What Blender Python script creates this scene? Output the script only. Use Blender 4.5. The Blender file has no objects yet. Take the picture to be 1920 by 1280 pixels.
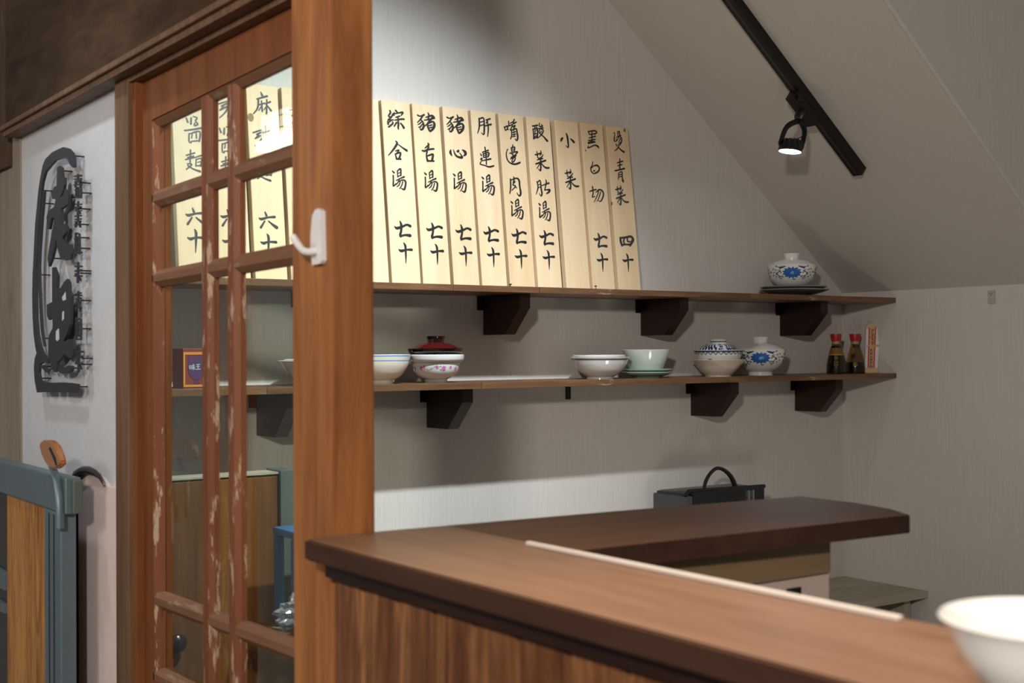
import bpy, bmesh, math, random
from mathutils import Vector, Matrix
from mathutils.geometry import tessellate_polygon
random.seed(7)
S = bpy.context.scene
COL = S.collection

# ------------------------------------------------------------------ camera
F = 2411.0
def nrm(v): return Vector(v).normalized()
AX = nrm((3415, 1, -F)); AY = Vector((-1702, -27, -F)); AY = (AY-AX*AX.dot(AY)).normalized(); AZ = AX.cross(AY)
M3 = Matrix((AX, AY, AZ)); EYE = Vector((0, 0, 1.54))
cd = bpy.data.cameras.new('camera'); cam = bpy.data.objects.new('camera', cd); COL.objects.link(cam)
cam.matrix_world = Matrix.Translation(EYE) @ M3.to_4x4()
cd.sensor_width = 36; cd.lens = F/1920*36; cd.clip_start = .05
cd.dof.use_dof = True; cd.dof.focus_distance = 3.45; cd.dof.aperture_fstop = 6.3
S.camera = cam

# ------------------------------------------------------------------ world, exposure, main lights
S.view_settings.view_transform = 'Standard'; S.view_settings.look = 'None'
S.view_settings.gamma = 1; S.view_settings.use_curve_mapping = False
S.view_settings.exposure = 0.0
W = bpy.data.worlds.new('world'); S.world = W; W.use_nodes = True
W.node_tree.nodes['Background'].inputs[0].default_value = (.86, .80, .72, 1)
W.node_tree.nodes['Background'].inputs[1].default_value = .155

def aim(o, p, t):
    o.location = p
    o.rotation_euler = (Vector(t)-Vector(p)).to_track_quat('-Z', 'Y').to_euler()
def area(name, p, t, size, power, col):
    l = bpy.data.lights.new(name, 'AREA'); l.shape = 'RECTANGLE'; l.size, l.size_y = size
    l.energy = power; l.color = col
    o = bpy.data.objects.new(name, l); COL.objects.link(o); aim(o, p, t); return o
def spot(name, p, t, ang, blend, power, col, r=.03):
    l = bpy.data.lights.new(name, 'SPOT'); l.spot_size = math.radians(ang); l.spot_blend = blend
    l.energy = power; l.color = col; l.shadow_soft_size = r
    o = bpy.data.objects.new(name, l); COL.objects.link(o); aim(o, p, t); return o
area('room_lamp', (-.8, -.4, 2.2), (2.0, 2.9, 1.5), (.14, .14), 50, (1, .90, .80))
area('hall_lamp', (-1.6, 1.6, 2.6), (.8, 2.0, 1.4), (.9, .5), 17, (1, .93, .85))
spot('spotlight_on_menu', (1.55, 1.52, 2.95), (1.50, 3.0, 1.20), 75, 1.0, 265, (.88, .96, 1.0))
spot('spotlight_on_counter', (1.15, .75, 2.75), (.86, .62, 1.3), 66, .9, 130, (1, .86, .72))
spot('spotlight_from_track', (2.775, 2.525, 2.075), (2.45, 2.25, 1.3), 100, .9, 4.0, (.93, .98, 1.0))
spot('spotlight_on_sign', (.22, 2.35, 2.80), (.79, 2.58, 1.00), 74, .9, 28, (.88, .96, 1.0), .05)
spot('desk_bounce_fill', (2.25, 2.05, .80), (2.9, 2.7, 2.0), 120, .8, 4.5, (1, .90, .80), .10)  # added upward fill imitating light bounced from behind the counter, not a fitting

# ------------------------------------------------------------------ helpers
def ray(px, py): return M3 @ Vector((px-960, 640-py, -F))
def onY(px, py, y): r = ray(px, py); return EYE+r*(y/r.y)
def onX(px, py, x): r = ray(px, py); return EYE+r*(x/r.x)
def onZ(px, py, z): r = ray(px, py); return EYE+r*((z-EYE.z)/r.z)
def onP(px, py, p0, n): r = ray(px, py); return EYE+r*((p0-EYE).dot(n)/n.dot(r))

def setp(o, label=None, cat=None, group=None, kind=None):
    if label: o['label'] = label
    if cat: o['category'] = cat
    if group: o['group'] = group
    if kind: o['kind'] = kind
    return o
def wloc(o):
    v = Vector(o.location)
    while o.parent: o = o.parent; v += Vector(o.location)
    return v
def empty(name, loc, label=None, cat=None, group=None, kind=None):
    o = bpy.data.objects.new(name, None); o.empty_display_size = .05
    COL.objects.link(o); o.location = loc
    return setp(o, label, cat, group, kind)
def obj(name, bm, mat, parent=None, loc=None, smooth=False, kind=None, label=None, cat=None, group=None, recalc=True):
    """bm holds world coordinates; the mesh is stored relative to its own origin."""
    if loc is None:
        if parent is not None: loc = wloc(parent)
        else:
            xs = [v.co for v in bm.verts]
            loc = Vector(((min(c.x for c in xs)+max(c.x for c in xs))/2, (min(c.y for c in xs)+max(c.y for c in xs))/2, min(c.z for c in xs)))
    loc = Vector(loc)
    for v in bm.verts: v.co -= loc
    if recalc: bmesh.ops.recalc_face_normals(bm, faces=bm.faces)
    me = bpy.data.meshes.new(name); bm.to_mesh(me); bm.free()
    for m in (mat if isinstance(mat, (list, tuple)) else [mat]): me.materials.append(m)
    if smooth:
        for p in me.polygons: p.use_smooth = True
        try: me.set_sharp_from_angle(angle=math.radians(40))
        except Exception: pass
    o = bpy.data.objects.new(name, me); COL.objects.link(o)
    if parent is not None:
        o.parent = parent; o.location = loc-wloc(parent)
    else: o.location = loc
    return setp(o, label, cat, group, kind)
def B(): return bmesh.new()
def box(bm, x0, x1, y0, y1, z0, z1, bev=0):
    vs = [bm.verts.new(c) for c in ((x0,y0,z0),(x1,y0,z0),(x1,y1,z0),(x0,y1,z0),(x0,y0,z1),(x1,y0,z1),(x1,y1,z1),(x0,y1,z1))]
    fs = [bm.faces.new([vs[i] for i in f]) for f in ((0,3,2,1),(4,5,6,7),(0,1,5,4),(1,2,6,5),(2,3,7,6),(3,0,4,7))]
    if bev:
        es = {e for f in fs for e in f.edges}
        bmesh.ops.bevel(bm, geom=list(es), offset=bev, segments=2, affect='EDGES', profile=.6)
    return bm
def hexa(bm, c):
    vs = [bm.verts.new(p) for p in c]
    for f in ((0,3,2,1),(4,5,6,7),(0,1,5,4),(1,2,6,5),(2,3,7,6),(3,0,4,7)): bm.faces.new([vs[i] for i in f])
    return bm
def prism(bm, poly, d, ngon=False):
    """poly: list of 3D points, d: extrusion vector"""
    d = Vector(d); a = [bm.verts.new(Vector(p)) for p in poly]; b = [bm.verts.new(Vector(p)+d) for p in poly]
    n = len(a)
    if n > 8 and not ngon:
        for t in tessellate_polygon([[Vector(p) for p in poly]]):
            for q, o in ((a, 1), (b, -1)):
                try: bm.faces.new([q[i] for i in t][::o])
                except Exception: pass
    else: bm.faces.new(a); bm.faces.new(b[::-1])
    for i in range(n): bm.faces.new((a[i], b[i], b[(i+1) % n], a[(i+1) % n]))
    return bm
def bar(bm, p, q, sec, up=(0,0,1), out=(-1,0,0)):
    """bar from p to q; sec = list of (out, up) offsets"""
    p, q, up, out = Vector(p), Vector(q), Vector(up), Vector(out)
    return prism(bm, [p+out*a+up*b for a, b in sec], q-p)
def lathe(bm, prof, c, seg=56, wav=None):
    c = Vector(c); rings = []
    for r, z in prof:
        if r < 1e-6: rings.append([bm.verts.new(c+Vector((0,0,z)))]); continue
        rings.append([bm.verts.new(c+Vector((r*(1+(wav(t) if wav else 0)*1)*math.cos(t), r*(1+(wav(t) if wav else 0))*math.sin(t), z))) for t in [2*math.pi*i/seg for i in range(seg)]])
    for a, b in zip(rings, rings[1:]):
        for i in range(seg):
            j = (i+1) % seg
            if len(a) == 1 and len(b) == 1: continue
            if len(a) == 1: bm.faces.new((a[0], b[j], b[i]))
            elif len(b) == 1: bm.faces.new((a[i], a[j], b[0]))
            else: bm.faces.new((a[i], a[j], b[j], b[i]))
    return bm
def tube(bm, pts, r, seg=8, flat=1.0):
    pts = [Vector(p) for p in pts]; rr = r if isinstance(r, (list, tuple)) else [r]*len(pts)
    rings = []; n0 = None
    for i, p in enumerate(pts):
        t = (pts[min(i+1, len(pts)-1)]-pts[max(i-1, 0)]).normalized()
        if n0 is None:
            n0 = t.cross(Vector((0,0,1)))
            if n0.length < .1: n0 = t.cross(Vector((1,0,0)))
        n0 = (n0-t*n0.dot(t)).normalized(); b = t.cross(n0)
        rings.append([bm.verts.new(p+n0*rr[i]*math.cos(a)+b*rr[i]*flat*math.sin(a)) for a in [2*math.pi*k/seg for k in range(seg)]])
    for a, b in zip(rings, rings[1:]):
        for k in range(seg): bm.faces.new((a[k], a[(k+1) % seg], b[(k+1) % seg], b[k]))
    bm.faces.new(rings[0][::-1]); bm.faces.new(rings[-1])
    return bm
def cr(pts, n=5):
    """Catmull-Rom through n-tuples"""
    out = []
    P = [pts[0]]+list(pts)+[pts[-1]]
    for i in range(1, len(P)-2):
        a, b, c, d = P[i-1], P[i], P[i+1], P[i+2]
        for k in range(n):
            t = k/n
            out.append(tuple(.5*((2*b[j])+(-a[j]+c[j])*t+(2*a[j]-5*b[j]+4*c[j]-d[j])*t*t+(-a[j]+3*b[j]-3*c[j]+d[j])*t**3) for j in range(len(b))))
    out.append(tuple(pts[-1])); return out
def ribbon2d(pts, n=5):
    """pts (x,y,w) -> outline quads in 2D: list of polygons"""
    s = cr(pts, n) if len(pts) > 1 else pts
    L, R = [], []
    for i, (x, y, w) in enumerate(s):
        a = s[max(i-1, 0)]; b = s[min(i+1, len(s)-1)]
        dx, dy = b[0]-a[0], b[1]-a[1]; l = math.hypot(dx, dy) or 1
        w = abs(w)/2
        L.append((x-dy/l*w, y+dx/l*w)); R.append((x+dy/l*w, y-dx/l*w))
    polys = [[L[i], R[i], R[i+1], L[i+1]] for i in range(len(s)-1)]
    for (x, y, w), sg, (x2, y2, _) in ((s[0], 1, s[1]), (s[-1], 1, s[-2])):
        a0 = math.atan2(y-y2, x-x2); w = abs(w)/2
        polys.append([(x+w*math.cos(a0+t), y+w*math.sin(a0+t)) for t in (-1.57, -.9, -.3, .3, .9, 1.57)])
    return polys
def parse(s):
    return [[tuple(float(v) for v in p.split(',')) for p in st.split()] for st in s.split('|')]
def heavy(st, k=1.4): return [(x, y, w*k) for x, y, w in st]
def write(bm, polys, f, thick=None):
    for pl in polys:
        pts = [f(x, y) for x, y in pl]
        if thick is None:
            try: bm.faces.new([bm.verts.new(p) for p in pts])
            except Exception: pass
        else: prism(bm, pts, thick)

# ------------------------------------------------------------------ materials
def mat(name, col, rough=.6, metal=0, spec=.5, bump=None, emis=None, coat=0):
    m = bpy.data.materials.new(name); m.use_nodes = True; nt = m.node_tree; p = nt.nodes['Principled BSDF']
    p.inputs['Base Color'].default_value = (*col, 1); p.inputs['Roughness'].default_value = rough
    p.inputs['Metallic'].default_value = metal; p.inputs['Specular IOR Level'].default_value = spec
    p.inputs['Coat Weight'].default_value = coat
    if emis: p.inputs['Emission Color'].default_value = (*emis[0], 1); p.inputs['Emission Strength'].default_value = emis[1]
    # slight procedural mottling so nothing is a flat colour
    tc = nt.nodes.new('ShaderNodeTexCoord'); no = nt.nodes.new('ShaderNodeTexNoise'); no.inputs['Scale'].default_value = 18
    nt.links.new(tc.outputs['Object'], no.inputs['Vector'])
    mx = nt.nodes.new('ShaderNodeMix'); mx.data_type = 'RGBA'
    mx.inputs[6].default_value = (*[c*.93 for c in col], 1); mx.inputs[7].default_value = (*[min(1, c*1.05) for c in col], 1)
    nt.links.new(no.outputs['Fac'], mx.inputs[0]); nt.links.new(mx.outputs[2], p.inputs['Base Color'])
    if bump:
        n2 = nt.nodes.new('ShaderNodeTexNoise'); n2.inputs['Scale'].default_value = bump[0]; n2.inputs['Detail'].default_value = 4
        nt.links.new(tc.outputs['Object'], n2.inputs['Vector'])
        b = nt.nodes.new('ShaderNodeBump'); b.inputs['Strength'].default_value = bump[1]; b.inputs['Distance'].default_value = .002
        nt.links.new(n2.outputs['Fac'], b.inputs['Height']); nt.links.new(b.outputs[0], p.inputs['Normal'])
    return m
def wood(name, cols, axis='Z', scale=30, stretch=14, rough=.5, detail=5, dist=.6, bump=.15, coat=0, wear=None, spec=.4):
    """cols: list of (pos,colour); wear=(colour, threshold, scale)"""
    m = bpy.data.materials.new(name); m.use_nodes = True; nt = m.node_tree; p = nt.nodes['Principled BSDF']
    N, Lk = nt.nodes.new, nt.links.new
    tc = N('ShaderNodeTexCoord'); mp = N('ShaderNodeMapping'); oi = N('ShaderNodeObjectInfo')
    sc = [1, 1, 1]; sc['XYZ'.index(axis)] = 1/stretch
    mp.inputs['Scale'].default_value = sc
    Lk(tc.outputs['Object'], mp.inputs['Vector'])
    ml = N('ShaderNodeVectorMath'); ml.operation = 'SCALE'; ml.inputs[3].default_value = 7.3
    cb = N('ShaderNodeCombineXYZ')
    for k in range(3): Lk(oi.outputs['Random'], cb.inputs[k])
    Lk(cb.outputs[0], ml.inputs[0]); Lk(ml.outputs[0], mp.inputs['Location'])
    n1 = N('ShaderNodeTexNoise'); n1.inputs['Scale'].default_value = scale; n1.inputs['Detail'].default_value = detail
    n1.inputs['Roughness'].default_value = .62; n1.inputs['Distortion'].default_value = dist
    Lk(mp.outputs[0], n1.inputs['Vector'])
    n2 = N('ShaderNodeTexNoise'); n2.inputs['Scale'].default_value = scale*.16; n2.inputs['Detail'].default_value = 3
    Lk(mp.outputs[0], n2.inputs['Vector'])
    mm = N('ShaderNodeMath'); mm.operation = 'MULTIPLY_ADD'; mm.inputs[1].default_value = .55; 
    Lk(n1.outputs['Fac'], mm.inputs[0])
    m3 = N('ShaderNodeMath'); m3.operation = 'MULTIPLY'; m3.inputs[1].default_value = .45
    Lk(n2.outputs['Fac'], m3.inputs[0]); Lk(m3.outputs[0], mm.inputs[2])
    rp = N('ShaderNodeValToRGB'); el = rp.color_ramp.elements
    el[0].position, el[0].color = cols[0][0], (*cols[0][1], 1); el[1].position, el[1].color = cols[-1][0], (*cols[-1][1], 1)
    for q, c in cols[1:-1]: e = el.new(q); e.color = (*c, 1)
    Lk(mm.outputs[0], rp.inputs[0]); out = rp.outputs[0]
    if wear:
        n4 = N('ShaderNodeTexNoise'); n4.inputs['Scale'].default_value = wear[2]; n4.inputs['Detail'].default_value = 6; n4.inputs['Roughness'].default_value = .7
        mp2 = N('ShaderNodeMapping'); s2 = [1, 1, 1]; s2['XYZ'.index(axis)] = 1/5; mp2.inputs['Scale'].default_value = s2
        Lk(tc.outputs['Object'], mp2.inputs['Vector']); Lk(mp2.outputs[0], n4.inputs['Vector'])
        r2 = N('ShaderNodeValToRGB'); r2.color_ramp.elements[0].position = wear[1]; r2.color_ramp.elements[1].position = wear[1]+.05
        Lk(n4.outputs['Fac'], r2.inputs[0]); mx = N('ShaderNodeMix'); mx.data_type = 'RGBA'
        Lk(r2.outputs[0], mx.inputs[0]); Lk(out, mx.inputs[6]); mx.inputs[7].default_value = (*wear[0], 1); out = mx.outputs[2]
    Lk(out, p.inputs['Base Color'])
    p.inputs['Roughness'].default_value = rough; p.inputs['Specular IOR Level'].default_value = spec; p.inputs['Coat Weight'].default_value = coat; p.inputs['Coat Roughness'].default_value = .3
    b = N('ShaderNodeBump'); b.inputs['Strength'].default_value = bump; b.inputs['Distance'].default_value = .002
    Lk(n1.outputs['Fac'], b.inputs['Height']); Lk(b.outputs[0], p.inputs['Normal'])
    return m
def wallpaper(name, col, along='X', stripe=260, amt=.10):
    m = bpy.data.materials.new(name); m.use_nodes = True; nt = m.node_tree; p = nt.nodes['Principled BSDF']; N, Lk = nt.nodes.new, nt.links.new
    tc = N('ShaderNodeTexCoord'); mp = N('ShaderNodeMapping')
    mp.inputs['Scale'].default_value = {'X': (1, 1, .02), 'Y': (1, 1, .02), 'S': (.05, 1, .05)}[along]
    Lk(tc.outputs['Object'], mp.inputs['Vector'])
    n1 = N('ShaderNodeTexNoise'); n1.inputs['Scale'].default_value = stripe; n1.inputs['Detail'].default_value = 2
    Lk(mp.outputs[0], n1.inputs['Vector'])
    n2 = N('ShaderNodeTexNoise'); n2.inputs['Scale'].default_value = 420; n2.inputs['Detail'].default_value = 1
    Lk(tc.outputs['Object'], n2.inputs['Vector'])
    ad = N('ShaderNodeMath'); ad.operation = 'MULTIPLY_ADD'; ad.inputs[1].default_value = .35; Lk(n2.outputs['Fac'], ad.inputs[0])
    m5 = N('ShaderNodeMath'); m5.operation = 'MULTIPLY'; m5.inputs[1].default_value = .65; Lk(n1.outputs['Fac'], m5.inputs[0]); Lk(m5.outputs[0], ad.inputs[2])
    mx = N('ShaderNodeValToRGB'); mx.color_ramp.elements[0].position = .35; mx.color_ramp.elements[1].position = .65
    mx.color_ramp.elements[0].color = (*[c*(1-amt) for c in col], 1); mx.color_ramp.elements[1].color = (*[min(1, c*(1+amt)) for c in col], 1)
    Lk(ad.outputs[0], mx.inputs[0]); Lk(mx.outputs[0], p.inputs['Base Color'])
    p.inputs['Roughness'].default_value = .85; p.inputs['Specular IOR Level'].default_value = .2
    b = N('ShaderNodeBump'); b.inputs['Strength'].default_value = .12; b.inputs['Distance'].default_value = .0008
    Lk(ad.outputs[0], b.inputs['Height']); Lk(b.outputs[0], p.inputs['Normal'])
    return m
def pane_mat(name, tint=(.93, .97, .93)):
    m = bpy.data.materials.new(name); m.use_nodes = True; nt = m.node_tree; nt.nodes.clear(); N, Lk = nt.nodes.new, nt.links.new
    o = N('ShaderNodeOutputMaterial'); t = N('ShaderNodeBsdfTransparent'); t.inputs[0].default_value = (*tint, 1)
    g = N('ShaderNodeBsdfGlossy'); g.inputs['Roughness'].default_value = .02; g.inputs['Color'].default_value = (1, 1, 1, 1)
    f = N('ShaderNodeFresnel'); f.inputs[0].default_value = 1.5; x = N('ShaderNodeMixShader')
    ge = N('ShaderNodeNewGeometry'); mu = N('ShaderNodeMath'); mu.operation = 'SUBTRACT'; mu.use_clamp = True
    Lk(f.outputs[0], mu.inputs[0]); Lk(ge.outputs['Backfacing'], mu.inputs[1])
    Lk(mu.outputs[0], x.inputs[0]); Lk(t.outputs[0], x.inputs[1]); Lk(g.outputs[0], x.inputs[2]); Lk(x.outputs[0], o.inputs[0])
    return m

m_wallp = wallpaper('ribbed_wallpaper', (.61, .58, .545), 'X', 330, .05)
m_wallr = wallpaper('ribbed_wallpaper_side', (.61, .58, .545), 'Y', 330, .05)
m_slope = wallpaper('ribbed_wallpaper_slope', (.57, .53, .49), 'S', 420, .04)
m_plaster = mat('white_plaster', (.62, .63, .66), .75, bump=(60, .5))
m_menu = wood('pale_pine', [(.3, (.70, .50, .29)), (.5, (.78, .595, .375)), (.72, (.84, .68, .47))], 'Z', 26, 16, .55, 3, .3, .05)
m_menu_ed = wood('pine_edge', [(.3, (.38, .27, .15)), (.7, (.55, .41, .25))], 'Z', 30, 16, .7)
m_ink = mat('black_ink', (.012, .014, .016), .45)
m_shelf = wood('walnut_shelf', [(.3, (.075, .035, .017)), (.5, (.15, .075, .035)), (.7, (.25, .14, .075))], 'X', 55, 10, .38, 5, .5, .12, wear=((.38, .27, .17), .63, 30))
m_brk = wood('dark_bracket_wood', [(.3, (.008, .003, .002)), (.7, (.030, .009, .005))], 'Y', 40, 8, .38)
m_post = wood('reddish_post_wood', [(.3, (.14, .050, .016)), (.45, (.28, .107, .036)), (.56, (.39, .16, .054)), (.7, (.54, .26, .095))], 'Z', 30, 12, .45, 4, 1.0, .1, spec=.2)
m_door = wood('red_brown_door_wood', [(.3, (.12, .038, .012)), (.5, (.20, .068, .023)), (.7, (.28, .10, .036))], 'Z', 34, 10, .5, 4, .4, .15, spec=.15)
m_worn = wood('worn_muntin_wood', [(.3, (.14, .045, .02)), (.7, (.25, .09, .042))], 'Z', 34, 10, .5, 4, .4, .3, wear=((.44, .31, .21), .57, 55), spec=.2)
m_wornh = wood('worn_rail_wood', [(.3, (.15, .07, .04)), (.7, (.26, .125, .07))], 'Y', 34, 10, .5, 4, .4, .3, wear=((.24, .17, .12), .58, 50), spec=.2)
m_jamb = wood('brown_jamb_wood', [(.3, (.09, .045, .024)), (.5, (.155, .083, .046)), (.7, (.23, .135, .08))], 'Z', 60, 16, .5, 5, .2, .15, spec=.2)
m_head = wood('weathered_header_wood', [(.3, (.028, .013, .006)), (.5, (.062, .034, .019)), (.7, (.115, .07, .042))], 'Y', 24, 4, .6, 6, .8, .15, spec=.12)
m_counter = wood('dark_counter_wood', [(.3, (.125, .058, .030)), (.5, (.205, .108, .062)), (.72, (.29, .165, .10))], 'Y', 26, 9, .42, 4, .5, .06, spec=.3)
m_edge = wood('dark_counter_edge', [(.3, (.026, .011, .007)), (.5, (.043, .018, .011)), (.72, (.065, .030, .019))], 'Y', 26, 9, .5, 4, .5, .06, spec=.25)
m_arm = wood('counter_arm_wood', [(.3, (.05, .019, .009)), (.5, (.085, .035, .016)), (.72, (.13, .058, .027))], 'X', 26, 9, .5, 4, .5, .06, spec=.2)
m_clad = wood('counter_cladding_wood', [(.34, (.065, .022, .008)), (.5, (.15, .058, .022)), (.66, (.34, .155, .064))], 'Z', 40, 10, .4, 4, 1.2, .1, spec=.3)
m_ply = wood('plain_ply', [(.3, (.16, .10, .05)), (.7, (.27, .18, .10))], 'X', 30, 10, .5)
m_table = wood('pale_laminate', [(.3, (.30, .25, .19)), (.5, (.42, .37, .29)), (.7, (.52, .47, .39))], 'X', 60, 14, .5, 3, .2, .03)
m_pink = mat('pink_panel_paint', (.80, .655, .62), .7, bump=(40, .3))
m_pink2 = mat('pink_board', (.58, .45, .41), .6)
m_trimb = mat('black_edge_trim', (.028, .025, .028), .35)
m_steel = mat('blue_grey_steel', (.145, .20, .235), .42, .35, bump=(25, .4))
m_steel2 = mat('green_grey_steel', (.13, .16, .14), .45, .3)
m_gate = wood('orange_gate_wood', [(.36, (.10, .030, .007)), (.5, (.34, .13, .028)), (.64, (.58, .27, .07))], 'Z', 50, 10, .45, 5, 1.6, .1)
m_cab = wood('brown_cabinet_wood', [(.3, (.07, .026, .007)), (.5, (.15, .062, .018)), (.7, (.22, .10, .03))], 'Z', 26, 12, .5, 4, .8, spec=.2)
m_handle = mat('orange_lacquered_handle', (.40, .155, .045), .3, coat=.5)
m_black = mat('matt_black_metal', (.006, .006, .007), .4, .2)
m_sign = mat('dark_sign_metal', (.038, .042, .055), .5, .3)
m_rust = mat('dark_rod', (.022, .016, .014), .5, .4)
m_hook = mat('white_plastic', (.78, .76, .78), .35)
m_strip = mat('pale_plastic_strip', (.66, .60, .54), .5)
m_porc = mat('white_porcelain', (.80, .80, .78), .12, coat=.5)
m_cream = mat('cream_porcelain', (.74, .66, .56), .14, coat=.5)
m_grey = mat('greyish_porcelain', (.62, .61, .59), .14, coat=.5)
m_celad = mat('celadon_porcelain', (.60, .66, .60), .14, coat=.5)
m_green = mat('green_glaze', (.20, .33, .25), .14, coat=.5)
m_olive = mat('dark_olive_glaze', (.11, .115, .095), .2, coat=.4)
m_blue = mat('cobalt_blue_glaze', (.025, .13, .40), .2, coat=.4)
m_lblue = mat('light_blue_glaze', (.16, .38, .72), .2, coat=.4)
m_navy = mat('navy_glaze', (.02, .045, .12), .2, coat=.4)
m_rose = mat('pink_glaze', (.62, .16, .42), .2)
m_leaf = mat('grey_green_glaze', (.28, .40, .30), .2)
m_gline = mat('grey_line_glaze', (.42, .38, .33), .2)
m_lac = mat('wine_red_lacquer', (.085, .006, .006), .08, coat=1)
m_lacb = mat('black_lacquer', (.012, .004, .004), .08, coat=1)
m_cap = mat('red_plastic_cap', (.40, .012, .016), .35)
m_soy = mat('soy_sauce', (.006, .003, .002), .3, spec=.2)
m_bglass = pane_mat('bottle_glass', (.72, .60, .46))
m_label = mat('yellow_print', (.50, .36, .05), .5)
m_labelb = mat('brown_print', (.22, .12, .02), .5)
m_lw = mat('white_paper', (.72, .70, .74), .7)
m_red = mat('red_paper', (.55, .02, .02), .6)
m_tan = mat('tan_paper', (.62, .36, .17), .6)
m_tan2 = mat('tan_wood_block', (.62, .44, .24), .6)
m_gold = mat('gold_cord', (.75, .45, .04), .35, .4)
m_silver = mat('silver_cord', (.55, .52, .50), .35, .5)
m_boxr = mat('box_dark_red', (.19, .028, .018), .5)
m_boxo = mat('box_orange_frame', (.62, .24, .03), .5)
m_boxp = mat('box_purple', (.075, .025, .10), .5)
m_leather = mat('black_leather', (.008, .008, .010), .28, bump=(160, .3))
m_leath2 = mat('grey_leather', (.045, .043, .045), .35)
m_buck = mat('steel_buckle', (.45, .46, .48), .25, .9)
m_knob = mat('dark_carved_knob', (.035, .028, .025), .22, .7)
m_stool = mat('blue_plastic', (.04, .13, .27), .45)
m_foil = mat('crinkled_film', (.40, .43, .48), .15, .6, bump=(35, 1))
m_floor = mat('dull_concrete_floor', (.20, .17, .14), .6)
m_ceil = mat('dull_ceiling', (.38, .35, .32), .8)
m_glass = pane_mat('window_glass')
m_lamp = mat('lamp_face', (1, 1, 1), .5, emis=((.93, .97, 1), 60))
m_lamp2 = mat('lantern_glow', (1, 1, 1), .5, emis=((1, .98, .95), 11))
m_lamp3 = mat('lantern_shade_glow', (1, .9, .75), .5, emis=((1, .84, .62), 4.5))
m_rail = mat('white_plate', (.46, .43, .38), .5)
m_dot = mat('dark_dots', (.12, .10, .09), .6)

# ------------------------------------------------------------------ the setting
YB = 3.0; XR = 3.53; SL = .8243; ZC = 1.735; YE = 2.14
obj('wall_back', box(B(), .84, 3.62, YB, 3.08, 0, 4.1), m_wallp, kind='structure')
obj('wall_right', box(B(), XR, 3.62, -1.2, YB, 0, 4.1), m_wallr, kind='structure')
obj('floor', box(B(), -3.2, 3.62, -1.6, 4.4, -.06, 0), m_floor, kind='structure')
b = prism(B(), [(XR, YE, ZC), (XR, YE, ZC+.08), (.84, YE, ZC+SL*2.69+.08), (.84, YE, ZC+SL*2.69)], (0, YB-YE, 0))
obj('ceiling', b, m_slope, kind='structure').name = 'ceiling'
b = prism(B(), [(XR, YE, ZC+.004), (XR, YE, 4.1), (.84, YE, 4.1), (.84, YE, ZC+.004+SL*2.69)], (0, -.012, 0))
obj('wall_stair', b, m_wallp, kind='structure')
# door wall (outside face X=.79)
obj('wall_left', box(B(), .79, .84, 2.325, 3.1, 0, 2.06), m_plaster, kind='structure')
obj('wall_left_upper', box(B(), .80, .84, 1.5, 3.1, 2.06, 3.4), m_plaster, kind='structure')
# weathered wall past the corner
m_old = wood('stained_grey_boards', [(.25, (.10, .06, .035)), (.45, (.26, .21, .165)), (.7, (.36, .31, .26))], 'Z', 16, 6, .8, 6, .8, .3)
obj('wall_outer', box(B(), .786, .84, 3.083, 4.2, 0, 3.4), m_old, kind='structure')
m_stain = wood('dark_stained_board', [(.3, (.035, .016, .007)), (.55, (.09, .05, .026)), (.75, (.17, .12, .08))], 'Z', 22, 3, .8, 6, .8, .3)
obj('trim_5', box(B(), .775, .786, 3.15, 3.9, 1.98, 3.4, .002), m_stain, kind='structure')
# header board with moulded lip
tr = empty('trim_2', (.77, 2.3, 2.05), kind='structure')
obj('header_board', box(B(), .758, .80, 1.592, 3.095, 2.062, 3.3), m_head, tr)
obj('header_lip', box(B(), .744, .768, 1.592, 3.11, 2.052, 2.063, .002), m_jamb, tr)
obj('lip_fillet', box(B(), .752, .79, 1.592, 3.10, 2.040, 2.052, .001), m_jamb, tr, label='thin moulding under the header lip')
# jamb frame around the sliding door
tr = empty('trim_3', (.80, 2.31, 0), kind='structure')
obj('jamb', box(B(), .774, .84, 2.30, 2.372, 0, 2.040, .002), m_jamb, tr)
obj('jamb_bead', box(B(), .783, .80, 2.285, 2.30, 0, 2.032, .001), m_door, tr)
obj('head_jamb', box(B(), .776, .84, 1.592, 2.30, 2.030, 2.052, .001), m_jamb, tr)
# main post
tr = empty('trim_1', (.79, 1.53, 0), kind='structure')
b = box(B(), .760, .8235, 1.478, 1.592, 0, 3.3, .004)
obj('post_core', b, m_post, tr)
obj('post_fillet', box(B(), .8235, .829, 1.50, 1.55, 0, 3.3, .001), m_brk, tr)

# ------------------------------------------------------------------ sliding glazed door
XD = .797
door = empty('door_1', (.815, 1.93, 0), kind='structure')
for y0, y1 in ((2.236, 2.302), (1.585, 1.668)):
    obj('stile', box(B(), XD, .832, y0, y1, .03, 2.05, .002), m_door, door)
def sec(w, wb, d0=0.0, d1=.018):
    return [(0, -w/2), (0, w/2), (-d0-.006, wb/2), (-d1, wb/2), (-d1, -wb/2), (-d0-.006, -wb/2)]
rails = [((287,372),(544,286)), ((287,522),(543.4,475)), ((295.6,1128),(547,1222)), ((288,1268),(345,1290))]
zz = []
for i, (a, c) in enumerate(rails):
    p, q = onX(*a, XD), onX(*c, XD)
    if i == 3: q = Vector((XD, 1.67, p.z+.012))
    p.y, q.y = 2.240, 1.664
    sc_ = [(0, -.006), (0, .006), (-.009, .015), (-.018, .015), (-.018, -.015), (-.009, -.015)]
    obj('rail', bar(B(), p, q, sc_), m_wornh, door); zz.append((p, q))
p, q = onX(287.8, 225.6, XD), onX(544.2, 99.1, XD)
tr_b = prism(B(), [(XD, 2.236, p.z), (XD, 1.668, q.z), (XD, 1.668, 2.05), (XD, 2.236, 2.05)], (.030, 0, 0))
obj('top_rail', tr_b, m_door, door)
c_ = [(0, 0), (-.010, -.011), (-.018, -.011), (-.018, .002), (0, .002)]
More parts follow.
